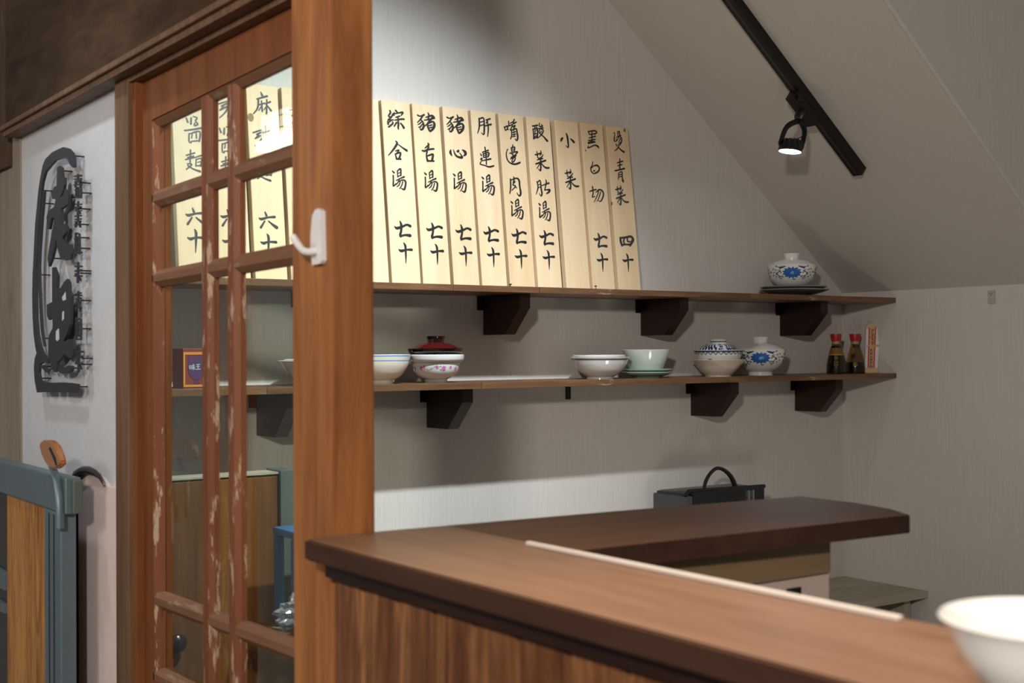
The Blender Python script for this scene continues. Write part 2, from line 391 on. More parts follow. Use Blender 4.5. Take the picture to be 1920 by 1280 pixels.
obj('glazing_bead', bar(B(), (XD, 2.236, p.z), (XD, 1.668, q.z), c_), m_wornh, door, label='worn chamfered bead under the top rail')
obj('glazing_bead', bar(B(), (XD, 2.238, .60), (XD, 2.238, p.z), [(0, 0), (0, -.003), (-.010, -.012), (-.018, -.012), (-.018, 0)], up=(0, 1, 0)), m_worn, door)
for y in (1.993, 1.886):
    s_ = [(0, -.011), (0, .011), (-.009, .017), (-.018, .017), (-.018, -.017), (-.009, -.017)]
    obj('muntin', bar(B(), (XD-.0006, y, .40), (XD-.0006, y, p.z+.004), s_, up=(0, 1, 0)), m_worn, door)
obj('bottom_panel', box(B(), .803, .82, 1.66, 2.24, .03, .42), m_door, door)
obj('bottom_rail', box(B(), XD, .83, 1.668, 2.236, .40, .47, .002), m_door, door)
yc = [2.236, 1.993, 1.886, 1.668]
tops = [(p.z, q.z)]+[(a.z, c.z) for a, c in zz]+[(.44, .44)]
for k in range(len(tops)-1):
    for j in range(3):
        y0, y1 = yc[j]-.004, yc[j+1]+.004
        f = lambda t, y: t[0]+(t[1]-t[0])*(2.24-y)/.576
        P = [(.8155, y0, f(tops[k], y0)), (.8155, y1, f(tops[k], y1)), (.8155, y1, f(tops[k+1], y1)), (.8155, y0, f(tops[k+1], y0))]
        obj('pane', prism(B(), P, (.002, 0, 0)), m_glass, door)
kh = onX(274, 1183, XD)
obj('nail_hole', lathe(B(), [(0, 0), (.005, 0), (.005, .002), (0, .002)], (0, 0, 0), 12), m_black, door).name = 'key_hole'
o = bpy.data.objects['key_hole']; o.rotation_euler = (0, math.pi/2, 0); o.location = kh-Vector((.0012, 0, 0))-wloc(door)

# plug plate on right wall
t = onX(1860, 557, XR)
o = obj('cable_plate', box(B(), XR-.006, XR-.0005, t.y-.012, t.y+.012, t.z-.020, t.z+.020, .002), m_rail, label='tiny pale plastic plate high on the right wall', cat='fitting')
for dy, dz in ((-.004, .012), (.004, .012), (0, .006)):
    obj('screw_hole', box(B(), XR-.0075, XR-.006, t.y+dy-.0012, t.y+dy+.0012, t.z+dz-.0012, t.z+dz+.0012), m_dot, o)

# ------------------------------------------------------------------ shelves
ZU, ZL = 1.711, 1.4585
def shelf(z, cuts, label, tiltname):
    r = empty(tiltname, (2.2, 2.9, z-.0165), label, 'shelf', kind=None)
    xs = [.862]+cuts+[XR-.001]
    for a, c in zip(xs, xs[1:]):
        obj('shelf_board', box(B(), a+.0006, c-.0006, 2.771+random.uniform(-.0007, .0007), YB-.0005, z-.0165, z, .0012), m_shelf, r)
    return r
def cutX(pxs, z): return [onY(px, 545, 2.771).x for px in pxs]
s_up = shelf(ZU, cutX([590, 850, 1012, 1313, 1408], ZU), 'upper long dark wood shelf carrying the menu boards', 'display_shelf')
s_lo = shelf(ZL, cutX([500, 902, 1145, 1367, 1404], ZL), 'lower long dark wood shelf carrying bowls and soy sauce', 'display_shelf')
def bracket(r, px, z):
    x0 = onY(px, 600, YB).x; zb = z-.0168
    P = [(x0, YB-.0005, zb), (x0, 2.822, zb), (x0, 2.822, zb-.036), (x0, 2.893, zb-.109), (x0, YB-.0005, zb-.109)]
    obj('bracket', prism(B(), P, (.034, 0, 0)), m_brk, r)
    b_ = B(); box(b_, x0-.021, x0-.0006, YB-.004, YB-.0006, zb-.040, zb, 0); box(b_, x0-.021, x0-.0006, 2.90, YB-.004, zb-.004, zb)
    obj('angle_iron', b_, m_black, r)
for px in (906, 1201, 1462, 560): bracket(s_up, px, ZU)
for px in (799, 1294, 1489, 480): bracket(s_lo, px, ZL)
x0 = onY(1060, 740, YB).x
obj('angle_iron', box(B(), x0, x0+.016, YB-.006, YB-.0006, ZL-.0168-.045, ZL-.0168), m_black, s_lo)

# ------------------------------------------------------------------ menu boards and calligraphy
def A(s): return [[(700+x/6.4, 170+y/6.4, w/6.4) for x, y, w in st] for st in parse(s)]
def Bc(s): return [[(700+x/6.4, 360+y/6.4, w/6.4) for x, y, w in st] for st in parse(s)]
def Cc(s): return [[(960+x/7.385, 200+y/7.385, w/7.385) for x, y, w in st] for st in parse(s)]
def Dc(s): return [[(960+x/6.738, 370+y/6.738, w/6.738) for x, y, w in st] for st in parse(s)]
def Ec(s): return [[(300+x/3.048, 120+y/3.048, w/3.048) for x, y, w in st] for st in parse(s)]
G = {}
G['zong'] = A('198,240,12 204,266,14 180,308,9 212,316,12|238,276,12 214,318,12 176,352,10 196,352,9 240,350,8|172,366,10 177,400,15|218,352,9 182,384,8|228,372,8 234,392,12 206,418,12 184,434,12|268,238,14 286,260,12|252,262,8 246,296,10|252,278,7 320,264,10 354,262,13 332,298,7|268,320,8 314,306,11|256,354,8 330,342,12 368,342,11|294,322,10 300,400,14 297,440,13 302,464,7|278,382,12 250,426,10|326,390,9 350,420,14 364,444,18')
G['he'] = A('270,608,10 284,634,16 244,700,14 182,776,6|284,634,5 344,680,10 400,718,17|266,724,7 308,712,10 270,760,7|262,756,8 278,816,14|266,762,8 326,744,13 308,816,14|276,818,13 328,820,12')
G['tang'] = A('228,964,9 246,982,14|238,1018,11 240,1080,10 240,1144,12 272,1112,5|288,962,9 292,1036,7|290,962,8 326,938,12 330,1018,10|296,992,5 326,980,6|294,1030,6 330,1012,7|274,1078,6 320,1054,8 368,1034,12|312,1064,8 290,1108,8 268,1130,5|298,1094,6 350,1070,8 384,1086,13 386,1130,13 370,1184,14 336,1172,5|322,1088,7 308,1130,8 282,1152,5|352,1090,8 338,1140,8 314,1176,5')
G['zhu'] = A('532,294,12 560,306,8 608,290,13|592,300,12 566,342,10 528,382,6|562,342,8 590,372,11 604,412,15 596,450,15 572,470,11 560,448,6 578,420,5|586,364,7 560,392,8 532,408,5|598,386,7 570,424,8 540,442,5|656,268,9 666,302,13 652,350,10|628,320,7 700,300,13 726,318,14|610,354,7 660,346,9 730,328,14|718,312,12 672,366,14 640,404,9 608,430,6|652,390,12 652,432,12 676,484,14|660,392,11 712,372,12 732,404,19 720,450,17 684,488,12|664,422,7 704,410,8|662,450,7 706,438,8')
G['she'] = A('652,630,7 664,650,14 620,688,7|584,718,9 612,724,13 660,706,12 724,698,12|668,676,8 650,700,11 642,740,12 636,772,9|636,784,10 650,842,16|640,786,10 690,768,12 716,768,14 702,840,16|652,842,11 724,844,12')
G['xin'] = A('930,712,8 924,742,19 940,778,8|960,710,5 985,770,13 1020,796,14 1064,800,17 1052,770,8 1036,748,6|998,728,5 1024,718,14 1012,738,8|1068,710,7 1100,736,22 1104,764,18 1082,782,6')
G['gan'] = A('1268,334,11 1272,400,12 1266,460,9 1250,512,5|1268,342,8 1304,326,10 1324,336,10 1330,400,12 1330,480,13 1324,526,9 1298,506,5|1278,380,6 1320,368,7|1278,420,6 1320,408,7|1350,352,7 1400,338,11|1340,422,7 1412,404,12|1364,350,9 1376,420,10 1378,480,10 1370,550,5|1372,352,7 1352,392,6')
G['lian'] = A('1338,678,9 1350,760,9 1356,884,8|1308,738,7 1378,716,10|1316,752,7 1322,798,8|1316,758,6 1386,744,10 1378,792,8|1324,778,5 1374,768,6|1322,802,6 1380,790,7|1306,840,6 1408,818,11|1284,756,6 1296,776,10|1286,822,8 1306,808,7 1292,850,6 1282,880,8 1340,898,7 1390,914,11 1444,902,10')
G['zui'] = A('1570,436,8 1586,478,8|1574,440,7 1612,424,10 1604,462,7|1584,474,6 1622,462,6|1622,368,8 1626,416,8|1640,392,6 1670,376,7|1614,428,6 1672,404,7|1690,346,10 1678,396,8 1714,376,8|1666,420,7 1642,474,7|1668,432,7 1702,418,9 1682,448,6|1656,468,8 1660,530,8 1646,578,7|1660,474,7 1712,456,10 1724,500,11 1732,560,13 1720,598,10 1700,578,5|1668,502,5 1708,492,6|1666,530,5 1710,520,6|1666,552,5 1704,546,5|1686,466,6 1688,548,6')
G['bian'] = A('1674,648,7 1666,678,8|1654,684,8 1660,730,8|1658,688,6 1696,676,9 1692,722,8|1664,704,5 1692,698,6|1660,726,5 1694,718,6|1636,752,7 1700,736,8 1730,734,10 1700,770,7 1652,802,7|1660,762,7 1702,798,8 1690,842,9 1664,858,8 1668,826,6 1714,776,7|1672,742,6 1676,790,6|1646,820,6 1700,790,6|1612,704,8 1602,720,6 1594,764,8 1606,822,9 1640,866,9 1700,882,12 1758,862,11')
G['rou'] = A('1644,1060,10 1648,1150,11 1638,1230,8|1650,1074,6 1710,1050,9 1746,1072,14 1756,1150,12 1768,1230,15 1750,1262,10 1722,1226,5|1682,1034,7 1690,1062,10 1676,1102,7|1700,1090,8 1672,1130,7 1706,1144,8 1660,1198,5|1704,1146,8 1718,1168,6')
G['qi'] = Bc('254,412,6 282,434,19 350,414,15 400,392,14 442,408,20|318,350,8 334,392,19 334,460,16 322,512,18 326,532,16|324,530,14 380,516,14 440,522,22')
G['shi'] = Bc('304,688,6 334,706,19 400,692,12 458,692,19|364,610,7 382,642,17 388,700,15 390,780,12 390,856,3')
G['suan'] = Cc('284,268,11 320,262,9 352,256,11|288,308,10 298,370,11 300,442,14|292,312,7 350,296,9 354,360,11 350,432,12|300,436,12 352,420,10|312,268,8 318,330,8 316,380,8|334,262,8 338,330,8|308,380,7 346,372,7|308,410,6 346,402,6|378,230,8 376,270,8 414,274,10|366,302,7 430,294,9|404,246,6 424,268,9|388,306,8 370,352,7|404,310,7 432,328,10 410,382,10 362,430,5|376,362,7 430,410,10 486,472,18|404,344,8 376,370,6')
G['cai'] = Cc('318,664,8 340,662,11 404,640,9|344,620,7 352,680,11|394,610,7 404,650,9 384,672,6|430,662,6 414,690,9 384,712,7|352,700,9 372,716,9|350,736,8 424,716,10|330,792,11 380,774,12 464,744,13|396,722,9 394,780,13 398,830,14 392,884,13 366,862,4|384,790,8 344,856,5|402,780,7 440,826,11 474,848,14 512,846,12')
G['du'] = Cc('346,1036,9 360,1110,11 350,1160,9 334,1212,5|352,1052,6 380,1022,10 394,1040,10 402,1130,13 414,1196,14 404,1236,10 376,1200,4|362,1082,6 394,1072,6|364,1120,6 398,1110,6|412,1092,7 450,1078,8 508,1058,13|466,1012,7 474,1042,12 462,1110,10 452,1156,9|450,1154,8 482,1150,9 520,1152,17 510,1180,14 478,1202,9')
G['xiao'] = Cc('750,370,9 766,420,17 776,500,15 778,564,11 744,538,4|702,432,10 686,450,18 678,474,12|810,446,9 838,470,17 856,490,18')
G['hei'] = Cc('1054,340,7 1072,384,9|1056,344,7 1104,336,10 1150,334,11 1174,356,9 1142,382,9|1080,386,7 1144,374,8|1104,350,8 1106,420,10 1108,500,11|1066,432,7 1154,410,9|1058,470,8 1150,452,9|1056,504,14 1100,490,15 1144,488,13|1056,542,6 1048,566,8 1070,566,8 1140,534,9 1186,548,14 1200,572,8')
G['bai'] = Cc('1116,764,8 1112,800,7 1088,850,9|1088,850,9 1098,896,10 1130,928,8|1098,850,6 1130,820,8 1180,814,13 1208,850,12 1194,894,12 1152,920,10 1136,926,6|1126,890,7 1142,886,12')
G['qie'] = Cc('1076,1174,8 1110,1160,10 1164,1146,10|1114,1108,12 1124,1190,10 1112,1250,9 1150,1240,5|1162,1184,7 1210,1148,12 1256,1174,13 1264,1230,13 1240,1290,11 1220,1312,9 1196,1296,4|1198,1170,9 1180,1230,8 1136,1320,5|1226,1180,8 1206,1250,8 1176,1310,5')
G['tang2'] = Cc('1410,358,6 1422,376,9|1420,396,8 1414,468,10 1440,478,6 1446,440,5|1460,346,6 1464,398,7|1464,348,6 1488,342,8 1488,392,7|1466,372,5 1486,366,5|1448,422,6 1506,396,9|1490,412,7 1516,438,10 1512,490,10 1484,506,6|1480,424,6 1450,472,5|1500,440,7 1476,494,5|1440,518,7 1450,542,10|1512,496,6 1492,532,8|1474,518,8 1470,566,9 1422,612,5|1476,566,7 1512,604,12 1550,628,14')
G['qing'] = Cc('1492,722,9 1492,800,10 1490,872,10|1456,778,7 1532,754,10|1464,818,7 1522,800,8|1428,886,12 1460,880,9 1556,856,12|1476,920,8 1472,1006,6|1478,922,5 1520,898,9 1526,980,11 1542,1042,12 1516,1010,4|1480,946,5 1518,934,6|1480,974,5 1520,964,6')
G['si'] = Dc('1366,508,13 1374,560,19 1388,608,14|1368,512,12 1440,504,14 1500,494,16 1528,532,22 1510,570,20 1492,606,16|1388,600,14 1440,594,11 1500,598,14|1420,512,11 1408,560,13 1424,580,8|1456,506,12 1460,556,12 1490,556,7')
G['ma'] = Ec('576,162,4 584,180,8|554,200,5 612,184,7|562,198,6 558,250,6 534,284,4|564,234,4 598,224,5|580,212,5 584,270,6|580,240,4 564,266,3|602,228,4 630,216,6|610,204,5 608,292,6|608,240,3 594,262,3|612,236,3 634,266,7')
G['la'] = Ec('532,392,5 582,376,5|552,402,4 588,386,6|570,392,4 548,424,5|544,426,5 590,404,7 572,440,5 544,468,4|602,352,5 606,420,6 606,478,6|588,394,4 622,382,5|590,396,4 596,440,4 622,430,4|604,440,4 586,462,4|608,440,4 630,470,7')
G['mian'] = Ec('150,522,5 198,508,5|174,492,5 172,562,5|146,546,5 196,534,5|158,534,4 192,526,4|150,602,4 182,574,5 156,570,4|158,580,5 190,600,5 228,614,8|200,534,4 236,522,5|206,544,4 204,584,4|208,546,4 236,540,4 232,584,5|214,562,3 230,558,3|206,582,4 232,580,4')
G['jiang'] = Ec('150,308,5 158,332,7|178,308,6 176,342,7|190,300,4 212,308,5 202,326,5 216,344,6 196,352,5 198,338,4|140,380,5 190,374,6 236,366,7|166,398,5 166,442,5 178,450,4|168,400,4 226,386,6 224,442,6|178,442,4 220,438,4|184,400,4 180,424,4|206,394,4 208,424,5')
G['liu'] = Ec('600,846,4 608,866,8|566,880,4 580,886,9 620,876,6 654,874,9|598,898,5 576,934,8|620,898,4 644,918,8 666,934,12')
G['shi2'] = Ec('576,1016,4 592,1024,10 620,1016,6 662,1018,10|612,972,4 620,990,9 620,1040,7 618,1100,2')

th = math.atan2(.056, .497); vup = Vector((0, math.sin(th), math.cos(th))); nfr = Vector((0, -math.cos(th), math.sin(th)))
P0 = Vector((0, 2.917, ZU+.0005))
def uv(px, py):
    w = onP(px, py, P0, nfr)-P0; return (w.x, w.dot(vup))
def char_uv(g):
    out = []
    for st in G[g]:
        q = []
        for x, y, w in st:
            u, v = uv(x, y); u2, _ = uv(x+w, y); _, v2 = uv(x, y-w)
            q.append((u, v, (abs(u2-u)*.5+abs(v2-v)*.5)*1.6+.0006))
        out.append(q)
    return out
def put_char(parent, g, src=None, dst=None):
    st = char_uv(g); du = dv = 0
    if src:
        a, c = uv(*src), uv(*dst); du, dv = c[0]-a[0], c[1]-a[1]
    bm = B()
    for i, s_ in enumerate(st):
        write(bm, ribbon2d(s_, 4), lambda u, v: P0+Vector((1, 0, 0))*(u+du)+vup*(v+dv)+nfr*(.0004+.00002*i))
    bmesh.ops.remove_doubles(bm, verts=bm.verts, dist=1e-6)
    obj('character', bm, m_ink, parent, recalc=False)
XS = [(1.6795, 1.7665), (1.774, 1.860), (1.8705, 1.9535), (1.9625, 2.0455), (2.056, 2.142), (2.153, 2.2375), (2.2545, 2.340), (2.3505, 2.434), (2.4485, 2.5335)]
XG = [(1.5855, 1.6705), (1.392, 1.476), (1.297, 1.382), (1.2005, 1.285), (1.104, 1.190)]
lab = ['first of nine right of the post', 'second of nine right of the post', 'third of nine right of the post',
 'fourth of nine right of the post', 'fifth of nine right of the post', 'sixth of nine right of the post',
 'seventh board, no price', 'eighth board, second from the right end', 'rightmost, knot near its top']
def knot(parent, px, py, r):
    u, v = uv(px, py); bm = B(); 
    f = lambda a, c: P0+Vector((u+a, 0, 0))+vup*(v+c)+nfr*.0003
    bm.faces.new([bm.verts.new(f(r*.75*math.cos(t/12*6.283), r*math.sin(t/12*6.283))) for t in range(12)])
    obj('wood_knot', bm, m_labelb, parent, recalc=False)
def plank(x0, x1, h, label):
    b_ = B(); c0 = P0+Vector((x0, 0, 0)); c1 = P0+Vector((x1, 0, 0)); d = -nfr*.0205; t = vup*h
    hexa(b_, [c0, c1, c1+d, c0+d, c0+t, c1+t, c1+t+d, c0+t+d])
    bmesh.ops.bevel(b_, geom=b_.edges[:], offset=.0012, segments=1, affect='EDGES')
    return obj('menu_board', b_, m_menu, label=label, cat='menu board', group='wooden menu boards standing on the upper shelf')
H = [.4985, .4995, .502, .5015, .5015, .5035, .5025, .5045, .5045]
pk = [plank(*XS[i], H[i], 'pine menu board with brush writing, '+lab[i]) for i in range(9)]
gl = [plank(*XG[0], .497, 'pale pine menu board half hidden behind the wooden post'),
      plank(*XG[1], .499, 'pale menu board seen through the door glass, cut off by the post'),
      plank(*XG[2], .498, 'pale menu board seen whole in the right door pane'),
      plank(*XG[3], .498, 'pale menu board seen between the two close door bars'),
      plank(*XG[4], .498, 'pale menu board at the left end, seen through the left door pane')]
cT = (700+312/6.4, 170+1065/6.4); cZ = (700+632/6.4, 170+378/6.4); c7 = (700+350/6.4, 360+440/6.4); c10 = (700+386/6.4, 360+730/6.4)
cC = (960+415/7.385, 200+748/7.385)
for g in ('zong', 'he', 'tang', 'qi', 'shi'): put_char(pk[0], g)
put_char(pk[1], 'zhu'); put_char(pk[1], 'she'); put_char(pk[1], 'tang', cT, (700+695/6.4, 170+1085/6.4))
put_char(pk[1], 'qi', c7, (700+730/6.4, 360+460/6.4)); put_char(pk[1], 'shi', c10, (700+765/6.4, 360+745/6.4))
put_char(pk[2], 'zhu', cZ, (700+982/6.4, 170+402/6.4)); put_char(pk[2], 'xin'); put_char(pk[2], 'tang', cT, (700+1040/6.4, 170+1098/6.4))
put_char(pk[2], 'qi', c7, (700+1078/6.4, 360+481/6.4)); put_char(pk[2], 'shi', c10, (700+1108/6.4, 360+765/6.4))
put_char(pk[3], 'gan'); put_char(pk[3], 'lian'); put_char(pk[3], 'tang', cT, (700+1380/6.4, 170+1133/6.4))
put_char(pk[3], 'qi', c7, (700+1410/6.4, 360+501/6.4)); put_char(pk[3], 'shi', c10, (700+1440/6.4, 360+780/6.4))
for g in ('zui', 'bian', 'rou'): put_char(pk[4], g)
put_char(pk[4], 'tang', cT, (700+1727/6.4, 360+208/6.4)); put_char(pk[4], 'qi', c7, (700+1745/6.4, 360+526/6.4)); put_char(pk[4], 'shi', c10, (700+1773/6.4, 360+802/6.4))
for g in ('suan', 'cai', 'du'): put_char(pk[5], g)
put_char(pk[5], 'tang', cT, (1021.6, 396)); put_char(pk[5], 'qi', c7, (1024.4, 445)); put_char(pk[5], 'shi', c10, (1029, 487))
put_char(pk[6], 'xiao'); put_char(pk[6], 'cai', cC, (1072, 336))
for g in ('hei', 'bai', 'qie'): put_char(pk[7], g)
put_char(pk[7], 'qi', c7, (1125.4, 450)); put_char(pk[7], 'shi', c10, (1129.5, 491.5))
put_char(pk[8], 'tang2'); put_char(pk[8], 'qing'); put_char(pk[8], 'cai', cC, (1166, 366)); put_char(pk[8], 'si'); put_char(pk[8], 'shi', c10, (1177.4, 492.2))
knot(pk[8], 1171, 244, .006); knot(pk[8], 1147, 381, .005); knot(pk[7], 1098, 282, .003); knot(gl[2], 470, 220, .011)
for g in ('ma', 'la', 'liu', 'shi2'): put_char(gl[2], g)
put_char(gl[2], 'mian', (360, 300), (493, 318))
for g in ('jiang', 'mian'): put_char(gl[4], g)
put_char(gl[4], 'liu', (501, 412), (365, 405)); put_char(gl[4], 'shi2', (503, 455), (367, 447))
for g, d in (('la', (424, 205)), ('jiang', (424, 262)), ('mian', (428, 312))): put_char(gl[3], g, (490, 258) if g == 'la' else (362, 243) if g == 'jiang' else (362, 300), d)
put_char(gl[3], 'liu', (501, 412), (430, 408)); put_char(gl[3], 'shi2', (503, 455), (432, 452))
put_char(gl[1], 'la', (490, 258), (558, 216)); put_char(gl[1], 'mian', (360, 300), (562, 330)); put_char(gl[1], 'liu', (501, 412), (571, 418))
# small dark marks at the foot of two boards
for k, (px, py) in ((4, (957, 536)), (7, (1117, 539))):
    u, v = uv(px, py); b_ = B()
    write(b_, ribbon2d([(u-.004, v+.004, .003), (u+.004, v+.005, .003)])+ribbon2d([(u, v+.004, .0025), (u, v-.006, .002)]), lambda a, c: P0+Vector((a, 0, 0))+vup*c+nfr*.0004)
    obj('pen_mark', b_, m_ink, pk[k], recalc=False)

# ------------------------------------------------------------------ crockery
def place(px, y, z): 
    r = ray(px, 650); return Vector((EYE.x+r.x*y/r.y, y, z))
def surf(prof, c, z):
    """radius of the outer profile at height z"""
    for (r0, z0), (r1, z1) in zip(prof, prof[1:]):
        if min(z0, z1) <= z <= max(z0, z1) and abs(z1-z0) > 1e-7: return r0+(r1-r0)*(z-z0)/(z1-z0)
    return prof[-1][0]
def decal(parent, name, prof, c, strokes, material, rep=1, turn=0, off=.0004, n=4):
    """strokes in (s,z,w) metres, s along the circumference with 0 facing the camera"""
    base = math.atan2(-c.y, -c.x)
    rr = max(r for r, _ in prof)
    for k in range(rep):
        bm = B(); ang0 = base+turn+2*math.pi*k/rep
        def f(s, z):
            a = ang0+s/rr; r = surf(prof, c, z)+off; return Vector((c.x+r*math.cos(a), c.y+r*math.sin(a), c.z+z))
        for st in strokes: write(bm, ribbon2d(heavy(st), n) if isinstance(st, list) else [list(st)], f)
        obj(name, bm, material, parent, recalc=False, kind='stuff' if len(strokes) > 12 else None)
def ring(parent, name, prof, c, z0, z1, material, off=.0004, seg=64):
    b_ = B(); lathe(b_, [(surf(prof, c, z0)+off, z0), (surf(prof, c, (z0+z1)/2)+off, (z0+z1)/2), (surf(prof, c, z1)+off, z1)], c, seg)
    return obj(name, b_, material, parent, smooth=True, recalc=False)
def bowlprof(outer, t=.003):
    """outer: foot->rim; returns closed profile incl. inside"""
    ins = [(max(r-t, 0), z) for r, z in outer[::-1] if z > outer[0][1]+.012]
    return [(0, outer[0][1]+.001)]+[outer[0]]+outer[1:]+[(outer[-1][0]-t*.5, outer[-1][1]+t*.4)]+ins+[(0, outer[0][1]+.012)]
def smoothprof(p, n=4): return [(max(a, 0), b_) for a, b_ in cr(p, n)]

# footed grey bowl behind the glass + white bowl nested in it
c = place(583, 2.87, ZL)
pr = smoothprof([(.030, 0), (.031, .007), (.034, .008), (.052, .022), (.070, .045), (.082, .060)])
o = obj('ramen_bowl', lathe(B(), bowlprof(pr), c), m_grey, loc=c, smooth=True, label='grey flared bowl half hidden behind the wooden post on the lower shelf', cat='bowl')
c2 = c+Vector((0, 0, .022)); pr2 = smoothprof([(.026, 0), (.045, .012), (.066, .041)])
obj('small_bowl', lathe(B(), bowlprof(pr2), c2), m_porc, loc=c2, smooth=True, label='white bowl nested inside the grey flared bowl behind the post', cat='bowl')
# blue rimmed bowl
c = place(712, 2.868, ZL)
pr = smoothprof([(.034, 0), (.0345, .009), (.040, .011), (.058, .024), (.071, .044), (.0765, .062), (.079, .073)])
o = obj('rice_bowl', lathe(B(), bowlprof(pr), c), m_cream, loc=c, smooth=True, label='white bowl with two light blue rim lines beside the post', cat='bowl')
ring(o, 'blue_line', pr, c, .0695, .0728, m_lblue); ring(o, 'blue_line', pr, c, .058, .0605, m_lblue)
# pink flower bowl with lacquer lid
c = place(817, 2.872, ZL)
pr = [(.030, 0), (.0305, .009), (.036, .0115), (.050, .019), (.060, .033), (.0635, .048), (.064, .0525), (.0655, .0535), (.072, .057), (.0745, .0625), (.075, .0715)]
o = obj('flower_bowl', lathe(B(), bowlprof(pr, .004), c), m_porc, loc=c, smooth=True, label='white bowl with pink flowers under a wine red lid', cat='bowl')
def bloom(s, z, r):
    out = [[(s+r*.25*math.cos(a), z+r*.25*math.sin(a), r*.5), (s+r*.8*math.cos(a), z+r*.8*math.sin(a), r*.65)] for a in [k*1.2566+.5 for k in range(5)]]
    return out
for a_, z_, r_ in ((.004, .0405, .0042), (.026, .038, .0056), (-.038, .041, .0040), (-.014, .0365, .0020), (-.049, .038, .005), (.050, .040, .004), (.074, .036, .005), (-.082, .037, .005)): decal(o, 'pink_flower', pr, c, bloom(a_, z_, r_), m_rose)
decal(o, 'leaf_spray', pr, c, [[(-.006, .041, .0008), (-.001, .043, .0016), (.004, .044, .0006)], [(.010, .041, .001), (.014, .043, .0016), (.019, .042, .0008)], [(.013, .036, .001), (.017, .034, .002), (.021, .035, .0008)], [(-.020, .034, .0006), (-.012, .037, .001), (-.004, .041, .0008)], [(-.030, .036, .001), (-.024, .033, .0018), (-.020, .034, .0006)]], m_leaf)
ring(o, 'grey_line', pr, c, .0515, .0525, m_gline)
ring(o, 'grey_line', pr, c, .009, .0102, m_gline)
cl = c+Vector((0, 0, .0745)); 
o = obj('lacquer_lid', lathe(B(), [(0, 0), (.066, 0), (.070, .003), (.0758, .014), (.0745, .0145), (.066, .0125), (.060, .016), (.050, .023), (.036, .0285), (.022, .031), (0, .0315)], cl), m_lac, loc=cl, smooth=True, label='wine red lacquer lid resting on the pink flowered bowl', cat='lid')
obj('lid_rim', lathe(B(), [(.0665, .0004), (.0706, .003), (.0764, .014), (.0745, .0149)], cl), m_lacb, o, smooth=True, recalc=False)
obj('lid_knob', lathe(B(), [(.0215, .030), (.023, .037), (.0265, .046), (.0250, .047), (.021, .040), (0, .038)], cl), m_lacb, o, smooth=True)
# wide bowl with blue band and a white bowl nested
c = place(1125, 2.865, ZL)
pr = smoothprof([(.0385, 0), (.0385, .006), (.043, .0085), (.062, .022), (.0745, .040), (.0805, .054), (.0855, .0615)])
o = obj('wide_bowl', lathe(B(), bowlprof(pr), c), m_grey, loc=c, smooth=True, label='wide off-white bowl with one dark blue rim line, mid lower shelf', cat='bowl')
ring(o, 'blue_line', pr, c, .0545, .0572, m_navy); ring(o, 'grey_line', pr, c, .0066, .0078, m_gline)
c2 = c+Vector((-.002, .003, .014)); pr2 = smoothprof([(.030, 0), (.052, .018), (.070, .038), (.0765, .0535)])
obj('nested_bowl', lathe(B(), bowlprof(pr2), c2), m_porc, loc=c2, smooth=True, label='plain white bowl nested in the wide blue-lined bowl', cat='bowl')
# green plates + celadon bowl
c = place(1213.5, 2.872, ZL)
plp = [(.040, 0), (.041, .003), (.058, .008), (.0735, .0155), (.0745, .0175)]
o = obj('green_plate', lathe(B(), bowlprof(plp, .0025)[:7]+[(.045, .0075), (0, .0065)], c), m_green, loc=c, smooth=True, label='glossy green plate lying on the lower shelf, bottom of two', cat='plate')
ring(o, 'plate_rim', plp, c, .0155, .0174, m_celad)
c2 = c+Vector((.0, 0, .0085))
o = obj('green_plate', lathe(B(), bowlprof(plp, .0025)[:7]+[(.045, .0075), (0, .0065)], c2), m_green, loc=c2, smooth=True, label='pale-rimmed green plate directly under the straight-sided bowl', cat='plate')
ring(o, 'plate_rim', plp, c2, .0155, .0174, m_celad)
c3 = c+Vector((-.005, 0, .0178)); pr = [(.042, 0), (.0445, .003), (.050, .010), (.068, .054), (.0715, .0645)]
obj('conical_bowl', lathe(B(), bowlprof(pr), c3), m_celad, loc=c3, smooth=True, label='pale celadon straight-sided bowl standing on two green plates', cat='bowl')
# cream bowl with lidded blue and white bowl
c = place(1346.5, 2.862, ZL)
pr = smoothprof([(.040, 0), (.041, .0035), (.055, .017), (.068, .034), (.083, .0505)])
wv = lambda t: .008*math.sin(8*t)
obj('cream_bowl', lathe(B(), bowlprof(pr), c, 64, wv), m_cream, loc=c, smooth=True, label='plain cream bowl with wavy rim under the blue and white bowl', cat='bowl')
c2 = c+Vector((.001, 0, .032)); pr = smoothprof([(.040, 0), (.058, .012), (.0665, .025), (.0765, .0475)])
o = obj('patterned_bowl', lathe(B(), bowlprof(pr), c2), m_porc, loc=c2, smooth=True, label='white bowl with blue zigzag border standing in the cream bowl', cat='bowl')
zg = [[(s*.0085, .034 if s % 2 else .0425, .0011), ((s+1)*.0085, .0425 if s % 2 else .034, .0011)] for s in range(-28, 28)]
zg += [[(s*.0085, .0375 if s % 2 else .044, .0007), ((s+1)*.0085, .044 if s % 2 else .0375, .0007)] for s in range(-28, 28)]
decal(o, 'zigzag_border', pr, c2, zg, m_navy, n=1); ring(o, 'blue_line', pr, c2, .0425, .0470, m_navy)
decal(o, 'brush_mark', pr, c2, [[(-.040, .018, .002), (-.032, .0205, .003), (-.022, .0185, .002)]], m_navy)
cl = c2+Vector((0, 0, .044)); lp = smoothprof([(.0605, 0), (.058, .006), (.048, .017), (.034, .0235), (.024, .026)])
o = obj('porcelain_cover', lathe(B(), [(0, -.001), (.060, -.001)]+lp+[(.0235, .029), (0, .029)], cl), m_porc, loc=cl, smooth=True, label='domed blue leaf patterned lid on the zigzag bordered bowl', cat='lid')
